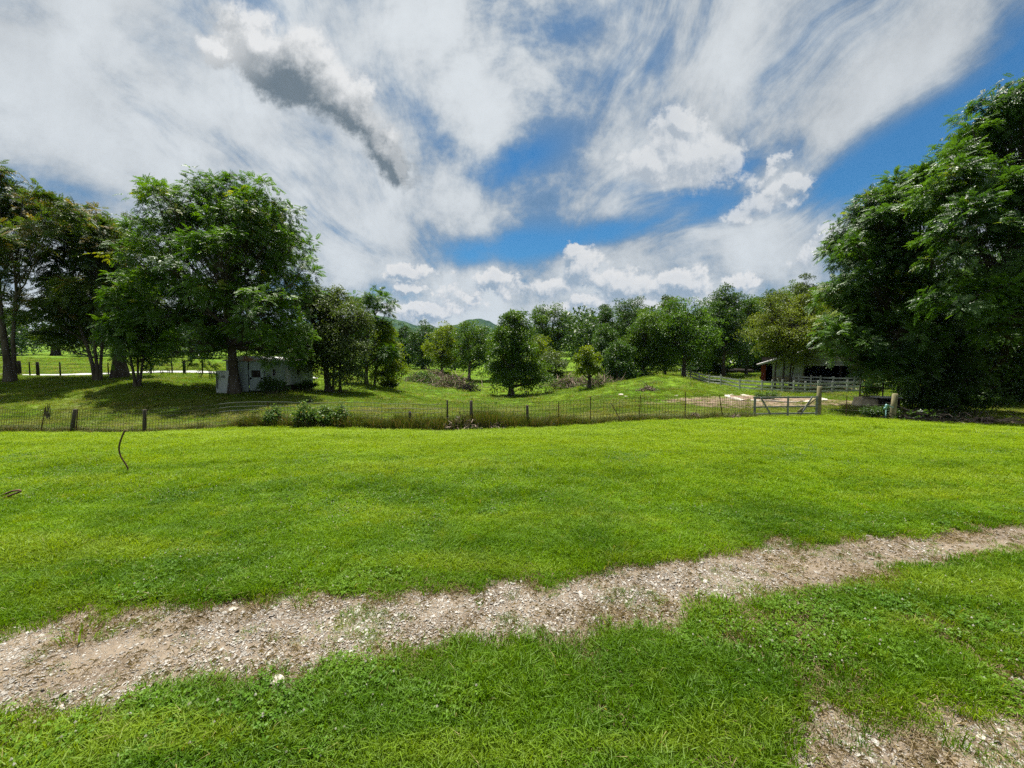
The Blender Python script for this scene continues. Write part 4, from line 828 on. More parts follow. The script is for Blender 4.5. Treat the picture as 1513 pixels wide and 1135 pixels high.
loose()
def post_thing(label, px, d, h, r, mat='yellow_wood', lean=(0, 0), group=None, name='wooden_post'):
    b = GP(px, d); o = upright(None, M[mat], b, h, r, lean, 'wood', None, b, name); o.location = tuple(b); tag(o, label, 'post', group); return o
post_thing('round pale gate post at the right end of the farm gate', 1211, 22.25, 1.62, .12)
post_thing('round weathered corner post with the pale blue hydrant beside it', 1321, 21.1, 1.38, .13, lean=(.08, 0))
post_thing('tall pale pole standing in front of the open barn', 1186, 45.2, 1.55, .09)
# gate
def gate():
    a = GP(1114, 21.6); b = GP(1208, 22.0); z0 = max(a[2], b[2]) + .06; org = np.array([a[0], a[1], z0]); W = float(np.hypot(b[0] - a[0], b[1] - a[1])); root = empty('farm_gate', org, math.atan2(b[1] - a[1], b[0] - a[0])); tag(root, 'weathered grey wooden farm gate with diagonal braces', 'gate')
    g = M['gate_wood']; H = 1.02
    for x, w in ((.05, .13), (W * .53, .10), (W - .05, .13)): MB().box((x, -.05, H / 2 + .01), (w, .035, H + .06)).build('stile', g, root, .006)
    for z in (.10, .48, H - .03): MB().box((W / 2, 0, z), (W, .04, .085 if z > .9 else .075)).build('rail', g, root, .006)
    MB().bar((.36, -.085, H - .02), (.98, -.085, .06), .03, .085).build('brace', g, root, .004); MB().bar((W - .34, -.085, H + .02), (W - 1.02, -.085, .04), .03, .085).build('brace', g, root, .004)
    for z in (.2, .85): MB().box((W + .05, 0, z), (.16, .03, .05)).build('hinge', M['rust'], root)
    c = GP(1206, 22.6); d = GP(1190, 22.8)
    o = MB().tube([d - d + [-.35, 0, .10], c - d + [-.05, 0, .95]], [.09, .08], 9).build('log', M['yellow_wood'], None, smooth=True); o.location = tuple(d); tag(o, 'peeled log propped at a slant behind the right end of the gate', 'log')
gate()
# ------------------------------------------------------------------ board fences
def board_fence(label, nodes, H, rails, name='board_fence', rw=.12, tall=None, mat='board', pr=.13):
    pts = [GP(px, d) for px, d in nodes]; org = pts[0].copy(); root = empty(name, org); tag(root, label, 'fence')
    for i, p in enumerate(pts): 
        h = H + random.uniform(-.05, .10); q = p - org; MB().box((q[0], q[1], q[2] + h / 2 - .15), (pr, pr, h + .3), rz=.2).build('post', M[mat], root, .01)
    for h in rails:
        mb = MB()
        for a, b in zip(pts[:-1], pts[1:]):
            j0, j1 = random.uniform(-.03, .03), random.uniform(-.03, .03); e = (b - a) / np.linalg.norm(b - a) * .003
            mb.bar(a - org + [0, -pr / 2 - .02, h + j0] + e, b - org + [0, -pr / 2 - .02, h + j1] - e, .028, rw)
        mb.build('rail', M[mat], root)
    return root
board_fence('grey board fence curving down from the top of the mound past the barn', [(1007, 62), (1020, 58), (1033, 54), (1048, 51), (1065, 48), (1093, 45), (1126, 42), (1141, 41.5), (1156, 41), (1173, 40.5), (1190, 40), (1209, 39.5), (1230, 39), (1252, 38.5), (1275, 38)], 1.25, (.30, .66, 1.05), rw=.16)
board_fence('second grey board fence standing close to the open barn', [(1172, 44.5), (1180, 44), (1198, 43.4), (1212, 43), (1231, 42), (1262, 40.8), (1300, 39.6), (1341, 38.6), (1365, 38)], 1.45, (.55, .95, 1.3), rw=.15)
o = MB().bar((0, 0, .35), (-.55, .1, 1.45), .03, .10).build('plank', M['board']); q = GP(1157, 40.8); o.location = tuple(q); tag(o, 'loose grey plank leaning left on the board fence below the olive tree', 'plank')
# roadside fence posts
def roadside():
    g = 'fence posts along the pale road'
    for i, (px, d, h, r, lb) in enumerate([(30, 38, 1.45, .13, 'thick dark fence post next to the pale trunk at the left edge'), (45, 38, 1.4, .05, 'thin roadside fence post between two thick ones'), (57, 38.1, 1.4, .12, 'thick dark fence post, second thick one from the left edge'), (90, 38.4, 1.4, .06, 'thin weedy roadside fence post left of the slanting stems'), (161, 39.4, 1.3, .05, 'thin roadside post left of the very thick leaning trunk'), (224, 40.2, 1.3, .07, 'roadside post just right of the small multi-stemmed tree'), (255, 41, 1.3, .06, 'roadside post midway between the small tree and the walnut'), (273, 41.3, 1.4, .13, 'thick roadside post left of the shed'), (300, 42, 1.3, .06, 'thin roadside post nearest the shed')]):
        post_thing(lb, px, d, h, r, 'dark_wood', (0, 0), g, 'fence_post')
    b = GP(85, 108); o = MB().tube([(0, 0, -.3), (0, 0, .6), (.1, 0, 3.0), (.1, 0, 3.4)], [1.4, 1.0, .8, .5], 9).build('tree_stump', M['dark_wood'], None, smooth=True); o.location = tuple(b); tag(o, 'tall dark stump on top of the bright field beyond the road', 'stump')
    pts = [GP(px, d) for px, d in ((-60, 37), (30, 38), (57, 38.1), (90, 38.4), (161, 39.4), (224, 40.2), (273, 41.3), (318, 42.3))]; root = MB()
    for h in (.5, .85, 1.2): root.tube([p + [0, 0, h] for p in pts], .008, 4)
    tag(root.build('roadside_wire', M['wire']), 'strands of wire strung along the roadside fence posts', 'wire')
roadside()
# ------------------------------------------------------------------ white shed (left)
def shed():
    x1 = -19.15; x0 = -22.0; y0 = 30.7; y1 = 38.2; zb = gz(-20.5, 31) - .05; org = np.array([x1, y0, zb]); H = 2.45; root = empty('white_shed', org); tag(root, 'low white metal-sided shed half hidden behind the walnut trunk', 'shed'); w = x1 - x0; L = y1 - y0
    MB().box((-.04, L / 2, .05), (.06, L - .1, .9)).build('skirting', M['dark_wood'], root)
    z0 = .45
    # long side with openings: built as panels round two windows and a door
    mb = MB(); segs = [(0, 1.0), (1.5, 4.6), (5.1, 6.0), (6.35, L)]
    for a, b in segs: mb.box((0, (a + b) / 2, (z0 + H) / 2), (.08, b - a, H - z0))
    for a, b, s0, s1 in ((1.0, 1.5, 1.25, 1.85), (4.6, 5.1, 1.2, 1.95), (6.0, 6.35, 1.35, 1.75)):
        mb.box((0, (a + b) / 2, (z0 + s0) / 2), (.08, b - a - .004, s0 - z0)); mb.box((0, (a + b) / 2, (s1 + H) / 2), (.08, b - a - .004, H - s1))
    o = mb.build('side_wall', M['ribbed'], root)
    for a, b, s0, s1 in ((1.0, 1.5, 1.25, 1.85), (4.6, 5.1, 1.2, 1.95), (6.0, 6.35, 1.35, 1.75)):
        f = MB().box((.03, (a + b) / 2, s0 + .02), (.10, b - a, .05)).box((.03, (a + b) / 2, s1 - .02), (.10, b - a, .05)).box((.03, a + .02, (s0 + s1) / 2), (.10, .04, s1 - s0 - .09)).box((.03, b - .02, (s0 + s1) / 2), (.10, .04, s1 - s0 - .09)).build('window', M['white_metal'], root); MB().box((-.02, (a + b) / 2, (s0 + s1) / 2), (.02, b - a - .1, s1 - s0 - .1)).build('pane', M['dark_wood'], f)
    MB().box((.055, 3.2, 1.2), (.03, .85, 1.5)).build('door', M['white_metal'], root, .01)
    mb = MB().box((-w * .2, 0, (z0 + .75) / 2 + .1), (w * .4 - .1, .08, 1.0)); mb.box((-w * .2, 0, 2.1), (w * .4 - .1, .08, .7)); mb.box((-.12, 0, 1.4), (.22, .08, .7)); mb.box((-w * .36, 0, 1.4), (.2, .08, .7)); mb.box((-w * .71, 0, 1.28), (w * .58, .08, 2.34)); mb.build('end_wall', M['ribbed_x'], root)
    MB().box((-w * .18, .03, 1.4), (w * .4, .03, .72)).build('window_opening', M['dark_wood'], root)
    MB().box((-w, L / 2, (z0 + H) / 2), (.08, L, H - z0)).build('far_wall', M['ribbed'], root); MB().box((-w / 2, L, H / 2 + .15), (w - .1, .08, H - .3)).build('back_wall', M['ribbed_x'], root)
    MB().prism([(-w - .18, H + .003), (.18, H + .003), (.18, H + .06), (-w / 2, H + .42), (-w - .18, H + .06)], -.22, L + .15).build('roof', M['roof'], root); MB().box((.20, L / 2 - .03, H + .02), (.03, L + .3, .12)).build('fascia', M['white_metal'], root)
    p = GP(330, 29.7); mb = MB(); ww, hh = 1.05, 1.72; out = []
    for cx, cz, a0 in ((ww / 2 - .12, hh - .12, 0), (-ww / 2 + .12, hh - .12, 90), (-ww / 2 + .12, .12, 180), (ww / 2 - .12, .12, 270)):
        for k in range(4): a = math.radians(a0 + k * 30); out.append((cx + .12 * math.cos(a), cz + .12 * math.sin(a)))
    r2 = empty('metal_cabinet', p, .06); tag(r2, 'upright white metal cabinet with rounded corners left of the walnut trunk', 'cabinet')
    mb.prism(out, 0, .5); mb.build('body', M['white_metal'], r2); MB().box((.0, -.01, hh - .45), (.26, .03, .16)).build('nameplate', M['gate_wood'], r2); MB().box((-ww / 2 + .09, -.03, .95), (.05, .05, 1.1)).build('handle', M['dark_steel'], r2)
shed()
# ------------------------------------------------------------------ barn
def barn():
    a = P(1126, 560, 49.5); x0 = a[0]; zb = gz(x0 + 2, 49) - .1; org = np.array([x0, 49.5, zb]); root = empty('barn', org, -.53); tag(root, 'white clapboard barn with a rusted metal roof and a wide open dark bay', 'barn')
    W = 11.6; D = 10.0; He = 2.25; Hr = 4.3
    ww = 3.9
    MB().box((ww / 2 + .6, 0, .32), (ww - .9, .34, .75)).build('stone_base', M['stones'], root)
    MB().box((ww / 2 + .65, .02, .7 + .75), (ww - .8, .10, 1.5)).build('front_wall', M['siding'], root)
    MB().prism([(.25, He + .01), (W - .25, He + .01), (W / 2, Hr - .12)], .0, .12).build('gable_wall', M['siding'], root)
    MB().box((W * .64, -.06, He - .10), (W * .7 - .3, .10, .24)).build('beam', M['white_metal'], root)
    MB().box((.3, D / 2 - .2, 1.15), (.12, D - .6, 2.2)).box((.12, .3, 1.15), (.5, .10, 2.2)).build('red_side_wall', M['red_paint'], root)
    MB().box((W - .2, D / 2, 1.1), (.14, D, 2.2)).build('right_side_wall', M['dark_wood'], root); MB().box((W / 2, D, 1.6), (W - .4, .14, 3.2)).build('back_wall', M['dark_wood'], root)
    for x in (ww + .3, 7.6): MB().box((x, .1, 1.02), (.2, .2, 2.2)).build('bay_post', M['dark_wood'], root)
    t = .10
    for s, nm in ((0, 'roof'), (1, 'roof')):
        if s == 0: pts = [(-.45, He - .12), (W / 2, Hr), (W / 2, Hr + t), (-.45, He - .12 + t)]
        else: pts = [(W / 2 + .003, Hr), (W + .45, He - .12), (W + .45, He - .12 + t), (W / 2 + .003, Hr + t)]
        MB().prism(pts, -.7, D + .4).build(nm, M['roof'], root)
    MB().bar((-.45, -.73, He - .10), (W / 2, -.73, Hr + .02), .05, .2).bar((W / 2, -.73, Hr + .02), (W + .45, -.73, He - .10), .05, .2).build('verge_board', M['white_metal'], root)
barn()
# ------------------------------------------------------------------ yard things
def pad():
    c = GP(1143, 32.3); org = c; r = np.random.default_rng(9); root = empty('round_concrete_pad', org); tag(root, 'round pad of brown dirt with a broken white rim beyond the gate', 'foundation')
    n = 60; R = 3.3; V = []; F = []
    for k in range(n):
        a = 6.283 * k / n; h = .04 + .06 * r.uniform()
        for rr, dz in ((R - .34, -.25), (R - .24 + r.normal(0, .03), h), (R + .12 + r.normal(0, .04), h * .9), (R + .22, -.25)):
            x, y = rr * math.cos(a), rr * 1.05 * math.sin(a); V.append((x, y, gz(x + c[0], y + c[1]) - c[2] + .03 + dz))
    for k in range(n):
        if k in (2, 3, 4, 9, 17, 18, 19, 27, 33, 34, 44, 50, 51): continue
        for j in range(3): F.append((k * 4 + j, k * 4 + j + 1, ((k + 1) % n) * 4 + j + 1, ((k + 1) % n) * 4 + j))
    mesh_np('rim', V, F, M['limestone'], root)
    xs = np.linspace(-R + .2, R - .2, 26); X, Y = np.meshgrid(xs, xs * 1.05); Z = ground(X.ravel() + c[0], Y.ravel() + c[1]).reshape(X.shape) - c[2] + .06; i = np.arange(X.size).reshape(X.shape); k = (np.hypot(X, Y / 1.05) < R - .2)[:-1, :-1]
    mesh_np('dirt_fill', np.stack([X.ravel(), Y.ravel(), Z.ravel()], 1), np.stack([i[:-1, :-1], i[:-1, 1:], i[1:, 1:], i[1:, :-1]], -1)[k], simple('brown_fill', (.09, .05, .035), (.26, .19, .14), 3), root, smooth=True)
pad()
def pump():
    b = GP(1311, 21.0); root = empty('yard_hydrant', b); tag(root, 'pale blue yard hydrant beside the round corner post', 'hydrant')
    MB().tube([(0, 0, -.2), (0, 0, .62)], .024, 8).build('standpipe', M['hydrant'], root, smooth=True); MB().tube([(0, 0, .60), (0, 0, .80), (0, 0, .84)], [.05, .05, .02], 10).build('head', M['hydrant'], root, smooth=True)
    MB().tube([(0, 0, .68), (-.12, -.03, .66), (-.16, -.04, .56)], [.025, .022, .022], 8).build('spout', M['hydrant'], root, smooth=True); MB().bar((0, 0, .82), (.38, .02, .66), .02, .045).build('handle', M['hydrant'], root)
pump()
def pen():
    pts = [GP(px, d) for px, d in ((1271, 27.5), (1305, 27), (1327, 26.6), (1350, 26.2))]; org = pts[0].copy(); root = empty('pipe_pen', org); tag(root, 'dark rusty pipe pen panels beside the concrete trough', 'pen')
    for p, h in zip(pts, (1.75, 1.6, 1.7, 1.5)): q = p - org; MB().tube([(q[0], q[1], q[2] - .2), (q[0], q[1], q[2] + h)], .045, 8).build('post', M['dark_steel'], root, smooth=True)
    for h in (.55, .62, 1.2):
        mb = MB()
        for a, b in zip(pts[:-1], pts[1:]): mb.tube([a - org + [0, 0, h], b - org + [0, 0, h]], .035 if h != .62 else .02, 6)
        mb.build('rail', M['dark_steel'], root)
    b = GP(1283, 26.0); root = empty('concrete_trough', b, -.05); tag(root, 'tan broken concrete trough under the dark pipe pen', 'trough')
    MB().box((0, 0, .28), (1.5, .9, .75), taper=.8).build('block', M['concrete'], root, .04); MB().bar((-.75, -.52, .72), (.85, -.52, .55), .06, .08).build('plank', M['dark_wood'], root)
    b = GP(1310, 25.6); root = empty('feed_box', b, -.05); tag(root, 'black open-fronted wooden box right of the concrete trough', 'box'); MB().box((0, .45, .35), (.95, .05, .72)).box((-.47, 0, .35), (.05, .9, .72)).box((.47, 0, .35), (.05, .9, .72)).build('sides', M['dark_wood'], root); MB().box((0, 0, .74), (1.15, 1.05, .05)).build('lid', M['board'], root)
pen()
def logdark():
    b = GP(1085, 70); o = MB().tube([(-3, 0, .35), (0, .1, .4), (3.2, 0, .35)], [.45, .5, .4], 10).build('fallen_log', M['dark_wood'], None, smooth=True); o.location = tuple(b); tag(o, 'dark fallen log lying under the trees behind the board fence', 'log')
logdark()
# ------------------------------------------------------------------ rods and rocks on the lawn
def rods():
    b = P(186, 708, 5.72); z = gz(b[0], b[1]); pts = [(187, 712), (186, 707), (187, 697), (184, 688), (180, 678), (178, 665), (181, 650), (184, 640)]
    org = np.array([b[0], b[1], z]); dz = z - b[2] ; q = [P(x, y, 5.72) - b + [0, .02 * math.sin(i), 0] for i, (x, y) in enumerate(pts)]; q[0] = q[0] - [0, 0, .05]
    mb = MB(); import itertools
    Q = []; 
    for i in range(len(q) - 1):
        p0 = q[max(i - 1, 0)]; p1 = q[i]; p2 = q[i + 1]; p3 = q[min(i + 2, len(q) - 1)]
        for t in (0, .25, .5, .75): Q.append(.5 * ((2 * p1) + (-p0 + p2) * t + (2 * p0 - 5 * p1 + 4 * p2 - p3) * t * t + (-p0 + 3 * p1 - 3 * p2 + p3) * t ** 3))
    Q.append(q[-1]); o = mb.tube(Q, .0105, 8).build('iron_rod', M['rust'], None, smooth=True); o.location = tuple(org); tag(o, 'wavy rusty iron rod standing upright in the lawn', 'rod')
    pts = [(-60, 766, 4.7), (-20, 756, 4.66), (0, 750, 4.62), (14, 745, 4.6), (26, 741, 4.6), (32, 739, 4.6), (30, 737.6, 4.62), (20, 739, 4.64), (8, 744, 4.66), (-4, 750, 4.68), (-30, 758, 4.72), (-60, 770, 4.74)]
    b = P(-60, 766, 4.7); z = gz(b[0], b[1]); q = [P(*p) for p in pts]; o = MB().tube([p - np.array([b[0], b[1], z]) + [0, 0, .09 + .003 * k] for k, p in enumerate(q)], .011, 8).build('iron_rod', M['rust'], None, smooth=True); o.location = (b[0], b[1], z); tag(o, 'looped end of a dark iron rod at the left edge of the lawn', 'rod')
rods()
def rocks():
    import bmesh
    L = [(345, 907, .022, 'small tan stone where the lawn meets the track, left part'), (447, 872, .022, 'small pale stone at the upper edge of the track'), (410, 1014, .035, 'flat pale stone bedded in the grass below the gravel track'), (455, 1000, .014, 'tiny white stone below the gravel track'), (1165, 1069, .014, 'pale stone in the grass near the lower right track'), (1450, 1090, .015, 'pale stone on the lower right track'), (1205, 1125, .013, 'white stone at the bottom edge, lower right')]
    for i, (px, py, s, lb) in enumerate(L):
        x, y = FP(px, py); z = gz(x, y); bm = bmesh.new(); bmesh.ops.create_icosphere(bm, subdivisions=3, radius=s); r = np.random.default_rng(i)
        for v in bm.verts: k = 1 + .25 * float(vnoise(v.co.x * 60 + i * 9, v.co.y * 60 + v.co.z * 45, i)); v.co = Vector((v.co.x * k * 1.25, v.co.y * k * .85, v.co.z * k * .5))
        me = bpy.data.meshes.new('stone'); bm.to_mesh(me); bm.free(); me.materials.append(M['limestone']); o = bpy.data.objects.new('stone', me); COL.objects.link(o); o.location = (x, y, z + s * .3); o.rotation_euler = (0, 0, i * 1.3); tag(o, lb, 'stone', 'loose stones by the tracks')
    for i, (px, d, s, lb) in enumerate([(918, 37, .16, 'left one of the white rocks on the mound slope'), (925, 36, .12, 'lower one of the white rocks on the mound slope'), (1000, 35, .12, 'pale rock on the mound right of the dead clump'), (588, 42, .16, 'pale rock below the yellow-green leaning tree')]):
        b = GP(px, d); bm = bmesh.new(); bmesh.ops.create_icosphere(bm, subdivisions=3, radius=s)
        for v in bm.verts: k = 1 + .4 * float(vnoise(v.co.x * 7 + i * 9, v.co.y * 7 + v.co.z * 5, i)); v.co = Vector((v.co.x * k * 1.3, v.co.y * k, v.co.z * k * .6))
        me = bpy.data.meshes.new('rock'); bm.to_mesh(me); bm.free(); me.materials.append(M['limestone']); o = bpy.data.objects.new('rock', me); COL.objects.link(o); o.location = (b[0], b[1], b[2] + s * .2); tag(o, lb, 'rock', 'pale rocks in the pasture')
rocks()
def haze():
    m = bpy.data.materials.new('air'); m.use_nodes = True; m.node_tree.nodes.clear(); t = NT(m.node_tree); v = t.n('ShaderNodeVolumePrincipled'); v.inputs['Color'].default_value = (.34, .52, .86, 1); v.inputs['Density'].default_value = HAZE; v.inputs['Anisotropy'].default_value = .0
    o = t.n('ShaderNodeOutputMaterial'); t.t.links.new(v.outputs[0], o.inputs['Volume']); zl = ZMIN - 1.0; b = MB().box((0, 2085, (zl + 305) / 2), (14800, 4450, 305 - zl)).build('haze', m); tag(b, None, None, None, 'stuff')
HAZE = .00004
haze()
# ------------------------------------------------------------------ sky, sun, camera
SUN_EL = math.radians(75); SUN_AZ = math.radians(-20)       # azimuth from +Y, negative = to the left
def world():
    w = bpy.data.worlds.new('World'); SC.world = w; w.use_nodes = True; w.node_tree.nodes.clear(); t = NT(w.node_tree)
    sky = t.n('ShaderNodeTexSky'); sky.sky_type = 'NISHITA'; sky.sun_disc = False; sky.sun_elevation = SUN_EL; sky.sun_rotation = SUN_AZ; sky.altitude = 300; sky.air_density = 1.0; sky.dust_density = .6; sky.ozone_density = 2.2
    bg = t.n('ShaderNodeBackground'); hs = t.n('ShaderNodeHueSaturation'); hs.inputs['Saturation'].default_value = 1.3; hs.inputs['Value'].default_value = 1.0; t.put(hs.inputs['Color'], sky.outputs[0]); t.put(bg.inputs[0], t.v('MULTIPLY', hs.outputs[0], (.40, .82, .88))); bg.inputs[1].default_value = .05
    D = t.n('ShaderNodeTexCoord').outputs['Generated']; x, y, z = t.xyz(D)
    ya = t.m('MAXIMUM', t.m('ABSOLUTE', y), .03); u = t.m('DIVIDE', x, ya); wv = t.m('DIVIDE', z, ya); p = t.comb(u, wv)
    # ---- streaked high cloud, fanning out of a point low ahead
    u0, w0 = UW(745, 420); du = t.m('SUBTRACT', u, u0); dw = t.m('SUBTRACT', wv, w0)
    warp = t.v('MULTIPLY', t.v('SUBTRACT', t.noise(p, 1.2, 2, .5, '2D', col=True), (.5, .5, .5)), (.42, .30, 0)); pw = t.v('ADD', p, warp); uw_ = t.xyz(pw)
    du = t.m('SUBTRACT', uw_[0], u0); dw = t.m('SUBTRACT', uw_[1], w0)
    th = t.m('ARCTAN2', du, t.m('ADD', dw, .12)); rr = t.m('LOGARITHM', t.m('ADD', t.m('SQRT', t.m('ADD', t.m('MULTIPLY', du, du), t.m('MULTIPLY', dw, dw))), .22), 2.718)
    q = t.comb(t.m('MULTIPLY', th, 2.6), t.m('MULTIPLY', rr, 1.0)); st = t.noise(q, 2.0, 9, .64, '2D', dist=.2); fine = t.noise(t.v('ADD', p, t.v('MULTIPLY', warp, (.3, .3, 0))), 4.2, 10, .64, '2D'); broad = t.noise(pw, 1.5, 3, .5, '2D')
    def blob(px, py, rx, ry, ang, amp, P_=pw):
        cu, cw = UW(px, py); d = t.v('SUBTRACT', P_, (cu, cw, 0)); ca, sa = math.cos(math.radians(ang)), math.sin(math.radians(ang))
        a = t.v('DOT_PRODUCT', d, (ca / (rx / FPX), sa / (rx / FPX), 0)); b = t.v('DOT_PRODUCT', d, (-sa / (ry / FPX), ca / (ry / FPX), 0))
        r2 = t.m('ADD', t.m('MULTIPLY', a, a), t.m('MULTIPLY', b, b)); return t.m('MULTIPLY', t.m('POWER', 2.718, t.m('MULTIPLY', r2, -1.0)), amp)
    low = t.m('MAXIMUM', t.ss(wv, .36, .12), t.ss(t.m('ABSOLUTE', t.m('SUBTRACT', u, u0)), .42, .05)); st = t.m('ADD', t.m('MULTIPLY', st, t.m('SUBTRACT', 1.0, low)), t.m('MULTIPLY', fine, low)); cov = t.m('ADD', t.m('MULTIPLY', st, 1.25), t.m('ADD', t.m('MULTIPLY', fine, .50), t.m('MULTIPLY', broad, .42)))
    pb = t.v('ADD', p, t.v('SCALE', warp, None, .45))
    holes = [(1440, 165, 120, 50, 20, .62), (1290, 245, 150, 34, 18, .65), (1180, 215, 60, 30, 0, .3), (770, 240, 62, 28, 25, .62), (745, 365, 90, 26, 10, .72), (930, 345, 130, 18, 12, .62), (1010, 290, 110, 24, 0, .45), (600, 440, 90, 20, -8, .35), (100, 285, 150, 22, -12, .20), (640, 180, 90, 26, -40, .22), (1340, 330, 110, 30, 30, .40), (900, 100, 120, 30, 20, .15), (1500, 60, 50, 60, 0, .5), (1085, 235, 34, 24, 30, .4), (1250, 300, 60, 30, 20, .45), (480, 330, 150, 16, -20, .12), (200, 60, 140, 18, -22, .10), (380, 230, 180, 14, -20, .10), (820, 40, 120, 20, 25, .18), (270, 120, 130, 30, -25, .12)]
    tot = None
    for h in holes:
        b = blob(*h, P_=pb); tot = b if tot is None else t.m('ADD', tot, b)
    fwd = t.ss(y, .0, .12); cov = t.m('SUBTRACT', cov, t.m('MULTIPLY', tot, fwd)); al = t.ss(cov, .36, 1.04, 0.10, .94)
    base = t.m('SUBTRACT', .80, t.m('MULTIPLY', t.m('MULTIPLY', tot, fwd), t.m('ADD', 1.0, t.m('MULTIPLY', fine, .6))), clamp=True); base = t.m('ADD', base, t.m('MULTIPLY', t.m('SUBTRACT', fine, .5), .32), clamp=True); al = t.m('MAXIMUM', al, t.m('MULTIPLY', base, .92)); al = t.m('MAXIMUM', al, t.ss(wv, .22, .04, 0, .85))
    sunb = blob(520, 60, 620, 330, 0, .12, p); bright = t.m('ADD', t.ss(cov, .62, 1.30, .44, .74), t.m('ADD', t.m('MULTIPLY', sunb, fwd), t.m('MULTIPLY', t.m('SUBTRACT', fine, .5), .35)))
    ccol = t.v('SCALE', t.mix(t.ss(cov, .60, 1.18), (.50, .69, .90), (.90, .945, .965)), None, t.m('MULTIPLY', bright, .62))
    # ---- heaped clouds
    def field(P0, ells, namp, nscale, sharp=1.0):
        wq = t.v('ADD', P0, t.v('MULTIPLY', t.v('SUBTRACT', t.noise(P0, nscale * .9, 9, .66, '2D', col=True), (.5, .5, .5)), (.17, .14, 0))); e = None
        for (px, py, rx, ry, ang) in ells:
            cu, cw = UW(px, py); d = t.v('SUBTRACT', wq, (cu, cw, 0)); ca, sa = math.cos(math.radians(ang)), math.sin(math.radians(ang))
            a = t.v('DOT_PRODUCT', d, (ca / (rx / FPX), sa / (rx / FPX), 0)); b = t.v('DOT_PRODUCT', d, (-sa / (ry / FPX), ca / (ry / FPX), 0)); v = t.m('SUBTRACT', 1.0, t.m('SQRT', t.m('ADD', t.m('MULTIPLY', a, a), t.m('MULTIPLY', b, b))))
            e = v if e is None else t.m('MAXIMUM', e, v)
        return t.m('ADD', e, t.m('MULTIPLY', t.m('SUBTRACT', t.noise(P0, nscale, 11, .66, '2D'), .5), namp))
    res = t.mix(al, (0, 0, 0), (0, 0, 0))
    layers = []
    heroE = [(382, 64, 92, 56, -38), (444, 108, 108, 56, -38), (514, 163, 104, 45, -40), (570, 214, 72, 32, -55), (330, 74, 70, 26, -8), (594, 244, 30, 20, -70)]
    lowE = [(600, 405, 60, 16, 5), (690, 448, 34, 22, 0), (692, 432, 20, 16, 0), (640, 466, 50, 12, 0), (790, 425, 60, 26, 0), (730, 414, 50, 16, 0), (865, 395, 40, 36, 20), (850, 370, 26, 18, 0), (930, 425, 60, 30, 0), (1010, 420, 46, 24, 25), (1105, 418, 30, 22, 0), (1060, 446, 70, 16, 0), (575, 466, 40, 14, 0), (845, 455, 70, 16, 0), (610, 432, 40, 8, 0), (960, 460, 60, 14, 0)]
    midE = [(1030, 235, 90, 62, -35), (1130, 295, 62, 24, 22), (1180, 272, 34, 15, 30), (1145, 245, 44, 15, 35), (1095, 312, 36, 20, 0), (950, 250, 70, 36, 10), (1020, 185, 40, 26, -20), (1220, 365, 50, 24, 40)]
    for ells, namp, ns, dlt, lo, hi, dark, lit, amax, s0, s1 in ((midE, 2.6, 6.5, (.010, .022, 0), .05, .55, (.50, .57, .65), (.93, .95, .96), .86, -.5, .35), (lowE, 2.4, 8.0, (.006, .018, 0), -.05, .38, (.36, .47, .59), (.98, .98, .97), .93, -.55, .45), (heroE, 1.7, 4.6, (.016, .026, 0), -.02, .46, (.17, .225, .27), (.99, 1.0, 1.0), .95, -.22, .5)):
        d0 = field(p, ells, namp, ns); d1 = field(t.v('ADD', p, dlt), ells, namp, ns)
        a = t.m('MULTIPLY', t.ss(d0, lo, hi, 0, amax), fwd); sh = t.ss(t.m('SUBTRACT', d0, d1), s0, s1); core = t.ss(d0, .15, 1.0, 0, .30); sh = t.m('SUBTRACT', sh, t.m('MULTIPLY', core, .6), clamp=True)
        if ells is heroE:      # its underside faces down and to the left
            cu, cw = UW(470, 140); dd = t.v('SUBTRACT', p, (cu, cw, 0)); ac = t.v('DOT_PRODUCT', dd, (.57, .82, 0)); hd = blob(318, 70, 62, 44, 0, .8, p)
            f2 = t.ss(t.m('ADD', ac, t.m('MULTIPLY', t.m('SUBTRACT', t.noise(p, 7, 8, .62, '2D'), .5), .26)), -.02, .085); sh = t.m('ADD', t.m('ADD', t.m('MULTIPLY', f2, .58), t.m('MULTIPLY', sh, .52)), t.m('SUBTRACT', hd, .04), clamp=True)
        layers.append((a, t.v('SCALE', t.mix(sh, dark, lit), None, .56)))
    col = ccol; A = al
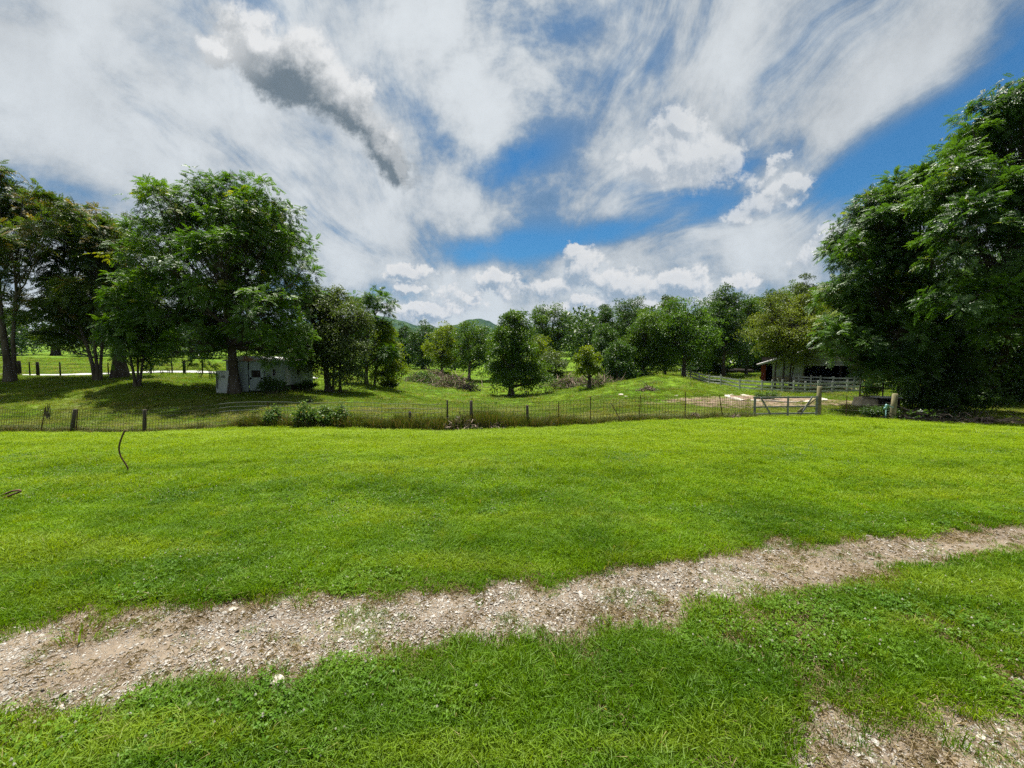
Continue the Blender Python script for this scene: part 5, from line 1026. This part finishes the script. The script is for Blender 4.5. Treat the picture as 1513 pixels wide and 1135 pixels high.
    for a, c in layers:
        nc = t.mix(a, col, c)  # over
        # weight so that thin parts show the sky behind
        A2 = t.m('SUBTRACT', 1.0, t.m('MULTIPLY', t.m('SUBTRACT', 1.0, A), t.m('SUBTRACT', 1.0, a))); col = nc; A = A2
    up = t.ss(z, -.02, .01); A = t.m('MULTIPLY', A, up)
    bg2 = t.n('ShaderNodeBackground'); t.put(bg2.inputs[0], col); bg2.inputs[1].default_value = .60
    mx = t.n('ShaderNodeMixShader'); t.put(mx.inputs[0], A); w.node_tree.links.new(bg.outputs[0], mx.inputs[1]); w.node_tree.links.new(bg2.outputs[0], mx.inputs[2])
    out = t.n('ShaderNodeOutputWorld'); w.node_tree.links.new(mx.outputs[0], out.inputs['Surface'])
world()
sd = bpy.data.lights.new('sun', 'SUN'); sd.energy = 5.0; sd.angle = math.radians(.6); sd.color = (1.0, .95, .86)
so = bpy.data.objects.new('sun', sd); COL.objects.link(so)
dirv = Vector((math.sin(SUN_AZ) * math.cos(SUN_EL), math.cos(SUN_AZ) * math.cos(SUN_EL), math.sin(SUN_EL))); so.rotation_euler = dirv.to_track_quat('Z', 'Y').to_euler(); so.location = (0, 0, 60)
cd = bpy.data.cameras.new('camera'); cd.sensor_width = 36; cd.lens = 36 * FPX / 1513; cd.clip_start = .05; cd.clip_end = 8000
co = bpy.data.objects.new('camera', cd); COL.objects.link(co); co.location = (0, 0, CAMH); co.rotation_euler = (math.pi / 2 - PITCH, 0, 0); SC.camera = co
vs = SC.view_settings; vs.view_transform = 'Standard'; vs.look = 'None'; vs.exposure = 1.3; vs.gamma = 1.0
cy = SC.cycles; cy.max_bounces = 5; cy.diffuse_bounces = 2; cy.glossy_bounces = 2; cy.transmission_bounces = 3; cy.volume_bounces = 0; cy.transparent_max_bounces = 4; cy.caustics_reflective = False; cy.caustics_refractive = False
cy.use_adaptive_sampling = True; cy.adaptive_threshold = .02; cy.use_denoising = False; cy.denoiser = 'OPENIMAGEDENOISE'; cy.denoising_input_passes = 'RGB_ALBEDO_NORMAL'; cy.denoising_prefilter = 'ACCURATE'; cy.sample_clamp_indirect = 4.0
